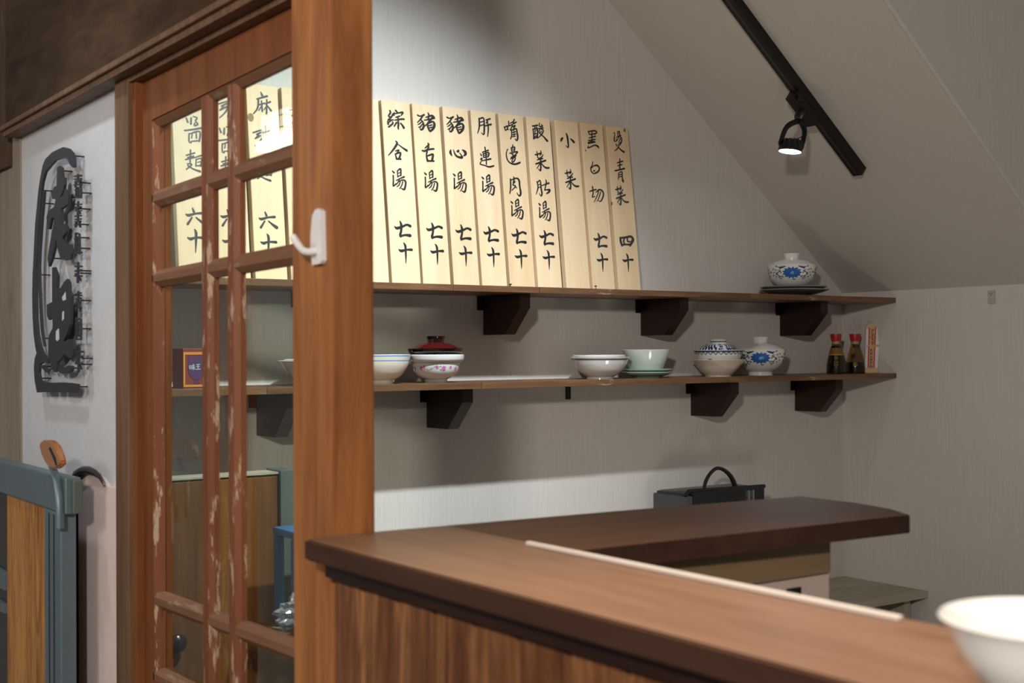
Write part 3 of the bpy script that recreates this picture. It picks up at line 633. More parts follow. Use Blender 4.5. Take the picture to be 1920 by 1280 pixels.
obj('lid_knob', lathe(B(), [(.0235, .027), (.0245, .033), (.0265, .036), (.0255, .0375), (.021, .035), (0, .034)], cl), m_celad, o, smooth=True)
ring(o, 'blue_line', [(.0235, .027), (.0245, .033)], cl, .0285, .0315, m_navy)
rnd = random.Random(3); st = []
for k in range(-18, 19):
    s0 = k*.0125+rnd.uniform(-.004, .004)
    j_ = rnd.uniform(-.003, .003); st.append([(s0, .003, .001), (s0+.003+j_, .007, .0042), (s0-.002, .012+j_, .002)]); st.append([(s0+.004, .012, .001), (s0+.001-j_, .017, .005), (s0-.003, .022, .002)]); st.append([(s0+.005, .003, .0006), (s0+.0065, .009+j_, .0022), (s0+.003, .013, .0006)])
decal(o, 'leaf_pattern', lp[::-1], cl, st, m_navy, off=.0006)
# lotus bowls (lidded), two of them
def lotus_bowl(c, label, Rs=1.0):
    pr = [(.0385, 0), (.0385, .008), (.0405, .012), (.054, .020), (.0685, .036), (.076, .053), (.0785, .069), (.0815, .0815)]
    pr = smoothprof([(a*Rs, z*Rs) for a, z in pr], 3)
    o = obj('lidded_bowl', lathe(B(), bowlprof(pr), c), m_porc, loc=c, smooth=True, label=label, cat='bowl', group='lidded bowls painted with a blue lotus')
    zc = .055*Rs
    petals = []
    for k in range(13):
        a = k/13*6.283; 
        petals.append([(0, zc, .009*Rs), (.020*Rs*math.cos(a), zc+.011*Rs*math.sin(a), .0085*Rs), (.0335*Rs*math.cos(a), zc+.0185*Rs*math.sin(a), .0016*Rs)])
    decal(o, 'blue_lotus', pr, c, petals, m_blue, 3)
    decal(o, 'lotus_heart', pr, c, [[(-.003*Rs, zc-.002, .004), (.002, zc+.001, .006), (.003, zc-.003, .004)]], m_lblue, 3, off=.0007)
    v = []
    for sg in (-1, 1):
        for (x, z, r, a0, d) in ((.031, .062, .0045, 0, 1), (.040, .052, .005, 2, -1), (.036, .041, .0045, 1, 1), (.029, .036, .004, 4, -1), (.046, .066, .0045, 3, 1), (.048, .044, .004, 0, -1), (.027, .071, .004, 2, 1), (.016, .074, .0035, 1, -1), (.053, .056, .0045, 5, 1), (.020, .042, .003, 3, -1), (.058, .068, .004, 2, 1), (.060, .047, .004, 4, -1), (.041, .076, .0032, 0, 1), (.026, .056, .003, 1, 1), (.066, .059, .004, 1, -1)):
            v.append([(sg*(x+.014+r*1.2*(1-t*.17)*math.cos(a0+d*t))*Rs, (z+r*(1-t*.17)*math.sin(a0+d*t))*Rs, (.0010+.0012*(t/4.5))*Rs) for t in (0, .9, 1.8, 2.7, 3.6, 4.5)])
        v.append([(sg*.022*Rs, .076*Rs, .002), (sg*.036*Rs, .072*Rs, .0035), (sg*.050*Rs, .075*Rs, .001)])
        v.append([(sg*.036*Rs, .046*Rs, .001), (sg*.046*Rs, .044*Rs, .002), (sg*.060*Rs, .058*Rs, .001)])
        v.append([(sg*.038*Rs, .062*Rs, .001), (sg*.048*Rs, .058*Rs, .002), (sg*.064*Rs, .049*Rs, .001)])
    v.append([(.002, .0345*Rs, .001), (.008, .0335*Rs, .0022), (.014, .035*Rs, .001)])
    decal(o, 'vine_scroll', pr, c, v, m_navy, 3, n=3)
    cl = c+Vector((0, 0, .0825*Rs))
    l = smoothprof([(.078, .0), (.0785, .0015), (.070, .006), (.056, .0135), (.040, .0185), (.026, .0205)], 3)
    obj('bowl_lid', lathe(B(), [(0, -.001)]+[(a*Rs, z*Rs) for a, z in l]+[(.0235*Rs, .0215*Rs), (.0235*Rs, .028*Rs), (.0275*Rs, .0385*Rs), (.0262*Rs, .0395*Rs), (.0215*Rs, .031*Rs), (0, .029*Rs)], cl), m_porc, o, smooth=True)
    return o
lotus_bowl(place(1425.5, 2.888, ZL), 'lidded bowl with blue lotus on the lower shelf, beside the cream bowl')
# plates and lotus bowl on the upper shelf
c = place(1489, 2.885, ZU)
plp = [(.045, 0), (.046, .003), (.085, .012), (.1085, .0205), (.110, .022)]
def plate(c, k, mt, label):
    pp = [(r*k, z) for r, z in plp]
    o = obj('dark_plate', lathe(B(), bowlprof(pp, .003)[:7]+[(.05*k, .009), (0, .0075)], c), mt, loc=c, smooth=True, label=label, cat='plate')
    ring(o, 'plate_rim', pp, c, .0205, .0219, m_celad)
plate(c, 1.03, m_olive, 'dark olive plate lying on the upper shelf, bottom of two')
c2 = c+Vector((-.002, 0, .0095)); plate(c2, .99, m_olive, 'dark olive plate directly under the upper lotus bowl')
lotus_bowl(place(1486, 2.885, ZU+.0200), 'lidded bowl with blue lotus standing on two dark plates on the upper shelf', .985)

# soy sauce bottles
def soy(px, level, label, band):
    c = place(px, 2.885, ZL)
    out = smoothprof([(.032, 0), (.0325, .006), (.0315, .030), (.0255, .060), (.0185, .083), (.0145, .098), (.0142, .112)], 3)
    o = obj('soy_sauce_bottle', lathe(B(), [(0, 0)]+out, c, 40), m_bglass, loc=c, smooth=True, label=label, cat='bottle', group='soy sauce bottles with red caps')
    inn = [(r-.0008, z) for r, z in out if .002 < z < level]
    r_l = surf(out, c, level)-.0008
    obj('soy_sauce', lathe(B(), [(0, .003)]+inn+[(r_l, level), (0, level)], c, 36), m_soy, o, smooth=True)
    obj('bottle_cap', lathe(B(), [(.0150, .108), (.0165, .113), (.0192, .129), (.0188, .1325), (0, .1330)], c, 36), m_cap, o, smooth=True)
    obj('pour_collar', lathe(B(), [(.0122, .098), (.0122, .109), (0, .109)], c, 24), m_hook, o, smooth=True)
    if band:
        ring(o, 'neck_label', out, c, .064, .086, m_labelb); ring(o, 'label_line', out, c, .0615, .0645, m_label)
    else: decal(o, 'neck_label', out, c, [[(-.020, .074, .014), (-.014, .076, .016)]], m_labelb)
    z0 = .053 if band else .030
    hexp = [[(.0075*math.cos(a), z0+.0065*math.sin(a), .0012), (.0075*math.cos(a+1.0472), z0+.0065*math.sin(a+1.0472), .0012)] for a in [k*1.0472 for k in range(6)]]
    emb = hexp+[[(-.003, z0, .0015), (.003, z0, .0015)], [(0, z0-.003, .0015), (0, z0+.003, .0015)]]
    if band: emb += [[(dx, z, .0014), (dx+.003, z, .0014)] for z in (.041, .036, .030) for dx in (-.006, 0, .004)]
    decal(o, 'printed_emblem', out, c, [heavy(e_, .5) for e_ in emb], m_label, n=1)
    return o
soy(1567.5, .092, 'fuller soy sauce bottle with red cap and yellow neck label', True)
soy(1603.5, .037, 'half empty soy sauce bottle with red cap beside the paper charm', False)

# folded paper charm leaning in the corner
c0 = onY(1619, 698, 2.87); 
base = Vector((c0.x, 2.865, ZL)); wv_ = Vector((.84, -.54, 0)).normalized()*.83; hv = Vector((.095, .055, .99)).normalized()*.93
nv = wv_.cross(hv).normalized()
if nv.y > 0: nv = -nv
def fr(a, h, o_=0): return base+wv_*a+hv*h+nv*o_
charm = empty('paper_charm', base+wv_*.03, 'white and red folded paper charm with black writing beside the soy bottles', 'charm')
def slab(name, P, mt, d, o_=0):
    obj(name, prism(B(), [fr(a, h, o_) for a, h in P], nv*d), mt, charm)
slab('charm_backing', [(0, .001), (.054, .001), (.060, .165), (.056, .176), (.030, .182), (.008, .176), (.003, .165)], m_tan2, -.006)
slab('white_fold', [(.0005, .019), (.015, .019), (.016, .163), (.004, .163)], m_lw, .0012)
slab('white_fold', [(.038, .019), (.0535, .019), (.0595, .166), (.042, .166)], m_lw, .0012)
slab('red_strip', [(.011, .019), (.0155, .019), (.019, .166), (.0145, .166)], m_red, .0008, .0013)
slab('red_strip', [(.0355, .019), (.0395, .019), (.0455, .168), (.0415, .168)], m_red, .0008, .0013)
slab('tan_strip', [(.0155, .019), (.0355, .019), (.0415, .166), (.019, .166)], m_tan, .001)
slab('wood_foot', [(0, .0005), (.054, .0005), (.0545, .018), (0, .018)], m_tan2, .003)
slab('red_band', [(.0135, .130), (.0425, .130), (.0425, .132), (.0135, .132)], m_red, .0006, .0012)
slab('gold_cord', [(.038, .097), (.0565, .095), (.057, .104), (.038, .104)], m_gold, .0015, .0014)
slab('silver_cord', [(-.002, .094), (.012, .099), (.040, .099), (.040, .103), (.012, .103), (-.002, .104)], m_silver, .0012, .0014)
b_ = B(); rr2 = random.Random(11); z_ = .160
GL = ['G1', 'G2']; 
for i, hh in enumerate([.016, .014, .014, .016, .012]+[.012]*6):
    mc = .0285+(.0025 if z_ > .1 else -.003)*(1 if z_ > .1 else 1); w_ = .0065; 
    if .094 < z_ < .106: z_ -= .012
    S_ = [[(mc-w_, z_-.002, .0013), (mc+w_, z_-.001, .0015)], [(mc, z_, .0012), (mc-w_*.3, z_-hh*.8, .0016)], [(mc-w_*.8, z_-hh*.35, .0011), (mc+w_*.7, z_-hh*.3, .0013)], [(mc, z_-hh*.4, .0012), (mc+w_, z_-hh*.85, .0018)], [(mc-w_*.4, z_-hh*.5, .0012), (mc-w_, z_-hh*.85, .001)]]
    rr2.shuffle(S_)
    for s_ in S_[:4+(i % 2)]: write(b_, ribbon2d([(a+rr2.uniform(-.0006, .0006), h+rr2.uniform(-.0006, .0006), w) for a, h, w in s_], 2), lambda a, h: fr(a, h, .0014))
    z_ -= hh
obj('brush_writing', b_, m_ink, charm, recalc=False)

# seasoning box behind the glass
p0 = onY(343, 720, 2.835); xb = p0.x
boxo = obj('seasoning_box', box(B(), xb, xb+.064, 2.835, 2.90, ZL, ZL+.091, .001), m_boxr, label='red and purple seasoning box seen through the left door pane', cat='box')
yb_ = 2.8345
def flat(name, x0, x1, z0, z1, mt, o_=0): obj(name, box(B(), xb+x0, xb+x1, yb_-.0006-o_, yb_-o_, ZL+z0, ZL+z1), mt, boxo)
flat('orange_border', .001, .063, .003, .008, m_boxo); flat('orange_border', .001, .063, .077, .083, m_boxo); flat('orange_border', .001, .005, .008, .077, m_boxo); flat('orange_border', .059, .063, .008, .077, m_boxo)
pts = [(.013, .074)]+[(.032+.021*math.cos(a), .054-.036*math.sin(a)) for a in [math.pi*(1-k/10) for k in range(1, 10)]]+[(.051, .074)]
obj('purple_shield', prism(B(), [(xb+a, yb_, ZL+h) for a, h in pts], (0, -.0006, 0)), m_boxp, boxo)
flat('shield_foot', .025, .039, .010, .016, m_boxp)
b_ = B()
ww = parse('.036,.056,.0016 .038,.044,.0016|.036,.056,.0014 .044,.056,.0014|.044,.056,.0014 .043,.045,.0014|.037,.045,.0014 .043,.045,.0014|.047,.056,.0014 .058,.057,.0014|.046,.050,.0014 .060,.051,.0014|.053,.062,.0015 .053,.040,.0015|.053,.050,.001 .046,.042,.001|.053,.050,.001 .061,.042,.0014|.066,.060,.0016 .080,.061,.0016|.067,.052,.0016 .079,.053,.0016|.065,.042,.0017 .082,.043,.0017|.073,.061,.0015 .073,.042,.0015')
for s_ in ww: write(b_, ribbon2d([((x-.036)*.56+.015, (y-.040)*.60+.042, w) for x, y, w in s_], 1), lambda a, h: Vector((xb+a, yb_-.0009, ZL+h)))
obj('brand_writing', b_, m_celad, boxo, recalc=False)

# ------------------------------------------------------------------ track with spotlight on the sloping ceiling
sd = Vector((1, 0, -SL)).normalized(); sn = Vector((SL, 0, 1)).normalized()
def onslope(x, y, off): return Vector((x, y, ZC+SL*(XR-x)))-sn*off
track = empty('lighting_track', onslope(2.6, 2.56, .015), 'long black lighting track fixed to the sloping ceiling', 'track')
bm = B(); a, c = onslope(1.4, 2.56, 0), onslope(3.105, 2.56, 0)
prism(bm, [a+Vector((0, -.0175, 0))-sn*.0005, a+Vector((0, .0175, 0))-sn*.0005, a+Vector((0, .0175, 0))-sn*.030, a+Vector((0, -.0175, 0))-sn*.030], c-a)
obj('track_rail', bm, m_black, track)
bm = B(); prism(bm, [a+Vector((0, -.004, 0))-sn*.0301, a+Vector((0, .004, 0))-sn*.0301, a+Vector((0, .004, 0))-sn*.0306, a+Vector((0, -.004, 0))-sn*.0306], (c-a)*.995)
obj('track_slot', bm, m_trimb, track)
hd = Vector((2.775, 2.545, 2.105))                                      # lens centre
lamp = empty('track_spotlight', onslope(2.90, 2.56, .03), 'small black spotlight glowing on the ceiling track', 'spotlight')
ax = Vector((-.15, .02, -.98)).normalized()
q = Vector((0, 0, 1)).rotation_difference(ax).to_matrix()
def L(pr_, seg=36): 
    bm = B(); lathe(bm, pr_, (0, 0, 0), seg)
    for v in bm.verts: v.co = q @ v.co+hd
    return bm
obj('lamp_head', L([(0, -.034), (.024, -.034), (.028, -.030), (.030, -.022), (.0325, -.018), (.0345, 0), (.0325, .0), (.031, -.004), (0, -.006)]), m_black, lamp, smooth=True)
for k in range(14):
    t = k/14*6.283; d1 = Vector((math.cos(t), math.sin(t), 0)); d2 = Vector((-math.sin(t), math.cos(t), 0))*.0012
    P = [d1*.024+Vector((0, 0, -.036)), d1*.031+Vector((0, 0, -.034)), d1*.0345+Vector((0, 0, -.016)), d1*.028+Vector((0, 0, -.014))]
    bm = prism(B(), [p_-d2 for p_ in P], d2*2)
    for v in bm.verts: v.co = q @ v.co+hd
    obj('cooling_fin', bm, m_trimb, lamp)
obj('lamp_lens', L([(0, -.0035), (.031, -.0035), (.031, -.0025), (0, -.0022)]), m_lamp, lamp)
ad = onslope(2.885, 2.56, .031)
bm = B(); prism(bm, [ad-sd*.07+Vector((0, s_*.017, 0)) for s_ in (-1, 1)]+[ad+sd*.045+Vector((0, s_*.017, 0)) for s_ in (1, -1)], -sn*.030)
obj('track_adapter', bm, m_black, lamp)
obj('adapter_catch', box(B(), ad.x-.062, ad.x-.048, 2.528, 2.545, ad.z+.008, ad.z+.030, .002), m_black, lamp)
ab = ad-sn*.03+sd*.0
obj('swivel', tube(B(), [ab+sn*.003, ab-sn*.014, ab-sn*.024], [.024, .021, .012], 12), m_black, lamp, smooth=True)
e1 = q @ Vector((1, 0, 0)); piv = ab-sn*.020
for s_ in (-1, 1):
    en = hd+e1*(.0345*s_)-ax*.016
    mid = (piv+en)/2+e1*(.013*s_)-ax*.012
    obj('yoke_arm', tube(B(), cr([tuple(piv), tuple(mid), tuple(en)], 5), .0055, 8, 1.5), m_black, lamp, smooth=True)
obj('lamp_cable', tube(B(), cr([tuple(piv+Vector((.006, 0, 0))), tuple((piv+hd)/2+Vector((.010, -.02, 0))), tuple(hd-ax*.034)], 5), .0016, 6), m_black, lamp)

# ------------------------------------------------------------------ counter
ZT = 1.305
ct = empty('counter', (.82, 1.0, 0), 'high dark wood L-shaped counter with boarded front', 'counter')
out = [(.718, .22), (.718, 1.470), (.728, 1.4765), (.839, 1.4765), (1.20, 1.452), (1.566, 1.417), (1.563, 1.30), (1.545, 1.225), (1.509, 1.164), (1.20, 1.178), (.941, 1.190), (.928, 1.176), (.926, .22)]
bm = prism(B(), [(x, y, ZT-.0255) for x, y in out], (0, 0, .0255))
bmesh.ops.bevel(bm, geom=[e for e in bm.edges if abs(e.verts[0].co.z-e.verts[1].co.z) < 1e-5], offset=.0018, segments=2, affect='EDGES')
# two boards: run and arm
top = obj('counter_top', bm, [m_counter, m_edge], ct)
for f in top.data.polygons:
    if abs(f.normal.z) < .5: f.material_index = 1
arm = prism(B(), [(.9285, 1.1905, ZT-.0003), (1.20, 1.1785, ZT-.0003), (1.508, 1.1655, ZT-.0003), (1.543, 1.226, ZT-.0003), (1.561, 1.30, ZT-.0003), (1.5635, 1.415, ZT-.0003), (1.20, 1.450, ZT-.0003), (.9285, 1.468, ZT-.0003)], (0, 0, .0006))
obj('arm_board', arm, m_arm, ct)
obj('under_cleat', box(B(), .742, .900, .25, 1.462, ZT-.048, ZT-.0262), m_brk, ct)
y = 1.470; k = 0
ys = [onX(px, 1150, .757).y for px in (681, 745, 813, 888, 969, 1063, 1175)]
cur = [1.470]+ys
while cur[-1] > .30: cur.append(cur[-1]-.081)
for a, c in zip(cur, cur[1:]):
    bm = B(); d = .0055
    P = [(.757, a-d-.0004, 0), (.757, c+d+.0004, 0), (.757+d, c+.0004, 0), (.770, c+.0004, 0), (.770, a-.0004, 0), (.757+d, a-.0004, 0)]
    obj('front_board', prism(bm, P, (0, 0, ZT-.0265)), m_clad, ct)
obj('inner_lining', box(B(), .772, .905, .25, 1.462, 0, ZT-.05), m_ply, ct)
obj('arm_apron', box(B(), .935, 1.398, 1.212, 1.232, ZT-.076, ZT-.0262, .001), m_ply, ct)
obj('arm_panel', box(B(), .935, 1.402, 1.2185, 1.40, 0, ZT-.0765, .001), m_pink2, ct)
sp = onY(1489, 1110, 1.217)
obj('socket_slot', box(B(), sp.x-.0135, sp.x+.0135, 1.2165, 1.2187, sp.z-.006, sp.z+.006), m_black, ct)
bm = box(B(), .909, .9165, .714, 1.262, ZT+.0004, ZT+.0052, .0015)
obj('edge_strip', bm, m_strip, label='pale plastic strip lying along the counter inner edge', cat='strip')
# near bowl on the counter
cb = Vector((.770, .482, ZT+.0006))
pr = smoothprof([(.034, 0), (.0345, .006), (.040, .010), (.056, .030), (.066, .050), (.0715, .058)])
obj('noodle_bowl', lathe(B(), bowlprof(pr, .0025), cb, 72), m_porc, loc=cb, smooth=True, label='large out of focus white bowl at the near end of the counter', cat='bowl')

# ------------------------------------------------------------------ low table, handbag, stool, cabinet behind the counter
tb = empty('low_table', (2.9, 2.83, 0), 'pale laminate ledge table in the corner under the shelves', 'table')
obj('table_top', box(B(), 1.20, XR-.002, 2.652, YB-.002, .728, .75, .001), m_table, tb)
for x in (1.25, 2.35, XR-.06): obj('table_leg', box(B(), x, x+.03, 2.70, 2.97, 0, .728), m_table, tb)
hb = empty('handbag', (2.77, 2.86, .75), 'black leather handbag with an arched handle behind the counter', 'handbag')
bx0, bx1 = 2.592, 2.915
bm = box(B(), bx0+.004, bx1, 2.80, 2.93, .7505, 1.119, .012); obj('bag_body', bm, m_leather, hb, smooth=True)
bm = box(B(), bx0+.026, bx1+.002, 2.788, 2.80, .90, 1.122, .004); obj('bag_flap', bm, m_leather, hb, smooth=True)
bm = box(B(), bx0-.002, bx0+.024, 2.786, 2.935, .76, 1.110, .006); obj('side_gusset', bm, m_leath2, hb, smooth=True)
obj('top_edge', tube(B(), [(bx0-.001, 2.795, 1.112), (bx0+.012, 2.795, 1.124), (bx0+.05, 2.795, 1.124), (2.75, 2.795, 1.122), (bx1+.008, 2.795, 1.119)], .006, 8), m_leather, hb, smooth=True)
hpts = [onY(px, py, 2.80) for px, py in ((1319, 925), (1322, 906), (1329, 891), (1338, 881), (1346, 877.5), (1356, 880), (1367, 889), (1375, 902), (1380, 918), (1383, 927))]
obj('bag_handle', tube(B(), cr([tuple(h) for h in hpts], 4), [.0055+.004*max(0, (i-18)/18) for i in range(37)], 8), m_leather, hb, smooth=True)
for px in (1404, 1412):
    h = onY(px, 935, 2.785); obj('strap_bar', box(B(), h.x-.003, h.x+.002, 2.782, 2.788, 1.06, 1.112), m_buck, hb)
obj('side_strap', tube(B(), cr([tuple(onY(1410, 924, 2.82)), tuple(onY(1420, 923, 2.82)), tuple(onY(1425, 934, 2.82)), tuple(onY(1424, 950, 2.82))], 4), .007, 8), m_leath2, hb, smooth=True)
st_ = empty('plastic_stool', (1.25, 2.47, .967), 'small blue plastic stool seen low in the right door pane', 'stool')
obj('stool_seat', box(B(), 1.150, 1.33, 2.40, 2.512, 1.155, 1.173, .008), m_stool, st_, smooth=True)
for x in (1.152, 1.305):
    for yv in (2.405, 2.487): obj('stool_leg', box(B(), x, x+.016, yv, yv+.021, .9675, 1.155, .003), m_stool, st_)
cab = empty('cabinet', (1.05, 2.62, 0), 'brown wooden cabinet with carved round knobs seen through the door', 'cabinet')
zt = 1.275
obj('cabinet_body', box(B(), .870, 1.200, 2.60, 2.646, 0, zt, .001), m_cab, cab)
for x0_, x1_ in ((.872, 1.034), (1.038, 1.199)): 
    d_ = obj('cabinet_door', box(B(), x0_, x1_, 2.585, 2.5995, .02, zt-.004, .002), m_cab, cab)
obj('top_edging', box(B(), .870, 1.200, 2.583, 2.648, zt+.0002, zt+.004), m_table, cab)
obj('metal_upright', box(B(), 1.2005, 1.235, 2.575, 2.65, 0, zt+.008, .001), m_steel2, cab)
for px, py in ((484, 1240), (333, 1206)):
    h = onY(px, py, 2.572)
    bm = B(); lathe(bm, smoothprof([(0, 0), (.008, .002), (.019, .010), (.017, .017), (.007, .021), (.006, .029)]), (0, 0, 0), 28)
    for v in bm.verts: v.co = Vector((v.co.x, v.co.z, v.co.y))+Vector((h.x, 2.558, h.z))
    kn = obj('carved_knob', bm, m_knob, cab, smooth=True)
fb = B(); rnd = random.Random(5)
bmesh.ops.create_icosphere(fb, subdivisions=4, radius=1)
for v in fb.verts:
    n_ = v.co.copy(); k_ = 1+.22*math.sin(9*n_.x+5*n_.z)*math.cos(7*n_.z+3*n_.y)+rnd.uniform(-.07, .07)
    v.co = Vector((1.150+.060*n_.x*k_, 2.362+.026*n_.y*k_, 1.012+.040*max(n_.z*k_, -1.0)))
obj('plastic_bag', fb, m_foil, label='crumpled shiny plastic bag low behind the right door pane', cat='bag')
obj('storage_box', box(B(), 1.120, 1.40, 2.33, 2.52, 0, .965, .002), m_ply, label='plain wooden stand holding the crumpled plastic bag and blue stool', cat='stand')

# ------------------------------------------------------------------ white adhesive hook on the post
hk = empty('adhesive_hook', (.757, 1.53, 1.63), 'white plastic adhesive hook stuck on the wooden post', 'hook')
def yz(px, py, x=.757): 
    v = onX(px, py, x); return v
P = [yz(*p_) for p_ in ((591, 497), (588, 470), (588, 440), (591, 405), (596, 394), (602, 391), (607, 396), (608, 440), (609, 488), (606, 494))]
obj('hook_plate', prism(B(), [(.7595, v.y, v.z) for v in P], (-.007, 0, 0)), m_hook, hk)
h0 = onX(592, 470, .752); h0.x = .753
h1 = Vector((.738, h0.y+.004, h0.z-.001)); h2 = Vector((.7275, h0.y+.008, h0.z+.012)); h3 = Vector((.724, h0.y+.010, h0.z+.020))
obj('hook_arm', tube(B(), cr([tuple(h0), tuple(h1), tuple(h2), tuple(h3)], 5), [.0048]*14+[.0042, .0035], 10), m_hook, hk, smooth=True)

# ------------------------------------------------------------------ lettering on the white wall
XSG = .764
sg = empty('shop_sign', (.775, 2.55, 1.40), 'black metal calligraphy sign on pins on the white wall', 'sign')
def S1(s): return [[(30+x/5.333, 260+y/5.333, w/5.333) for x, y, w in st] for st in parse(s)]
def S2(s): return [[(30+x/4.741, 490+y/4.741, w/4.741) for x, y, w in st] for st in parse(s)]
def sgn(name, strokes, th=.006, n=5):
    bm = B()
    for k, st in enumerate(strokes):
        q_ = []
        for x, y, w in st:
            a = onX(x, y, XSG); a2 = onX(x+w*.7, y+w*.3, XSG); a3 = onX(x, y+w, XSG)
            q_.append((a.y, a.z, min(abs(a3.z-a.z), abs(a2.y-a.y)*1.9) if w > 3 else abs(a3.z-a.z)))
        s2 = cr(q_, n)
        for (u, v, w), (u2, v2, w2) in zip(s2, s2[1:]): pass
        write(bm, ribbon2d(q_, n), lambda u, v: Vector((XSG-.0001*k, u, v)), Vector((th, 0, 0)))
    return obj(name, bm, m_sign, sg)
def outline(name, pts, f, th=.006):
    P = [onX(*f(x, y), XSG) for x, y in pts]; bm = prism(B(), P, (th, 0, 0))
    bmesh.ops.triangulate(bm, faces=[f_ for f_ in bm.faces if len(f_.verts) > 4])
    return obj(name, bm, m_sign, sg)
f1 = lambda x, y: (30+x/5.333, 260+y/5.333)
f2 = lambda x, y: (30+x/4.741, 490+y/4.741)
arc = [f1(*p_) for p_ in ((566, 288), (578, 270), (574, 190), (555, 140), (520, 100), (470, 84), (420, 105), (360, 135), (290, 205), (265, 270), (240, 400), (222, 520), (205, 700), (190, 850), (180, 1050), (170, 1280))]
arc += [f2(*p_) for p_ in ((147, 100), (143, 300), (147, 500), (155, 640), (170, 760), (182, 815), (165, 860), (158, 950), (165, 1060), (185, 1165), (230, 1160), (330, 1162), (430, 1160), (520, 1168), (545, 1130), (545, 1090), (480, 1080), (400, 1074), (300, 1078), (240, 1070), (208, 1050), (200, 985), (206, 915), (240, 895), (285, 905), (292, 860), (240, 825), (215, 770), (190, 650), (178, 500), (174, 300), (176, 60))]
arc += [f1(*p_) for p_ in ((212, 1100), (222, 900), (238, 700), (250, 520), (262, 430), (290, 330), (335, 275), (390, 215), (450, 195), (485, 188), (515, 210), (540, 265))]
P = [onX(px, py, XSG) for px, py in arc]
bm = prism(B(), P, (.006, 0, 0)); bmesh.ops.triangulate(bm, faces=[f_ for f_ in bm.faces if len(f_.verts) > 4])
obj('brush_arc', bm, m_sign, sg)
sgn('inner_line', S1('274,532,14 264,640,24 250,800,22 240,950,22 230,1100,22 222,1280,22')+S2('198,0,20 200,150,20 205,300,22 212,450,24 222,600,22 235,690,16 247,750,10'))
lao = [outline('large_character', [(410, 290), (430, 270), (450, 290), (458, 380), (480, 390), (480, 460), (470, 520), (440, 590), (470, 560), (485, 505), (515, 505), (522, 560), (516, 655), (490, 670), (445, 705), (450, 850), (480, 850), (502, 880), (500, 930), (460, 990), (470, 1040), (540, 1055), (550, 1140), (540, 1205), (490, 1215), (445, 1200), (415, 1100), (400, 990), (380, 1100), (355, 1200), (325, 1278), (315, 1200), (330, 1090), (365, 900), (385, 780), (350, 800), (330, 905), (315, 905), (305, 780), (325, 720), (380, 680), (395, 605), (360, 600), (352, 540), (380, 480), (405, 470)], f1)]
lao = [outline('large_character', [(320, 55), (335, 50), (365, 130), (360, 240), (395, 235), (420, 190), (450, 155), (468, 190), (472, 270), (490, 300), (478, 560), (450, 650), (418, 715), (470, 690), (500, 690), (515, 780), (500, 850), (470, 860), (430, 820), (395, 870), (362, 900), (358, 975), (340, 985), (315, 950), (300, 890), (285, 820), (290, 660), (325, 590), (322, 490), (290, 520), (275, 480), (272, 385), (320, 360)], f2)]
obj('stroke_gap', prism(B(), [Vector((XSG-.0008, v.y, v.z)) for v in [onX(*f2(*p_), XSG) for p_ in ((442, 270), (445, 340), (420, 350), (412, 320))]], (.0006, 0, 0)), m_plaster, sg)
obj('stroke_gap', prism(B(), [Vector((XSG-.0008, v.y, v.z)) for v in [onX(*f2(*p_), XSG) for p_ in ((428, 440), (428, 510), (412, 530), (414, 450))]], (.0006, 0, 0)), m_plaster, sg)
obj('stroke_gap', prism(B(), [Vector((XSG-.0008, v.y, v.z)) for v in [onX(*f2(*p_), XSG) for p_ in ((382, 595), (386, 690), (370, 710), (356, 690), (358, 620))]], (.0006, 0, 0)), m_plaster, sg)
sgn('lower_stroke', S2('216,930,20 240,940,34 262,965,34 284,968,14'))
sgn('lower_stroke', S2('376,940,34 390,965,50 430,968,60 474,955,60 490,945,34'))
# small lettering column: one mesh per character
small = {
 'a': (137, 327, 152, 350), 'b': (139, 350, 152, 371), 'c': (139, 378, 151, 402), 'd': (138, 402, 151, 425),
 'e': (138, 435, 149, 477), 'f': (138, 492, 152, 528), 'g': (139, 546, 151, 583), 'h': (139, 595, 152, 638), 'i': (139, 650, 154, 695)}
pat = ['.1,.15,.2 .9,.08,.25|.5,0,.2 .5,.5,.3|.15,.4,.2 .9,.35,.25|.2,.6,.25 .85,.55,.3|.3,.6,.3 .2,1,.2|.75,.6,.3 .85,1,.25|.1,.85,.2 .95,.8,.25',
       '.2,.05,.3 .15,.95,.25|.2,.1,.2 .85,.1,.3 .85,.95,.3|.2,.5,.2 .8,.5,.2|.2,.95,.25 .85,.95,.25|.5,.2,.2 .5,.8,.3|.1,.3,.2 .9,.3,.2',
       '.5,0,.2 .45,.4,.35|.1,.2,.25 .95,.2,.25|.15,.45,.25 .9,.4,.3|.5,.4,.3 .45,1,.4|.1,.7,.2 .95,.7,.25|.2,.6,.3 .8,.9,.3']
for i, (k, (x0, y0, x1, y1)) in enumerate(small.items()):
    s_ = [[(x0+a*(x1-x0), y0+c*(y1-y0), w*(x1-x0)) for a, c, w in st] for st in parse(pat[i % 3])]
    sgn('small_character', s_, .004, 2)
for px, py, L_ in ((137.5, 292, 12), (116, 320, 16), (149, 342, 14), (151, 361, 14), (80, 357, 16), (128, 369, 16), (82, 381, 16), (149, 391, 15), (146, 420, 17), (98, 411, 6), (147, 445, 18), (148, 465, 18), (134, 472, 15), (96, 484, 18),
                   (75, 515, 16), (150, 507, 18), (150, 512, 14), (134, 553, 8), (150, 563, 18), (83, 634, 10), (150, 616, 18), (153, 672, 10), (152, 683, 15), (128, 690, 14), (80, 687, 16), (77, 709, 9), (144, 725, 10), (85, 692, 14)):
    a = onX(px, py, XSG+.004); a.x = XSG+.004
    obj('fixing_pin', tube(B(), [a, Vector((.7895, a.y, a.z))], .0016, 6), m_rust, sg)

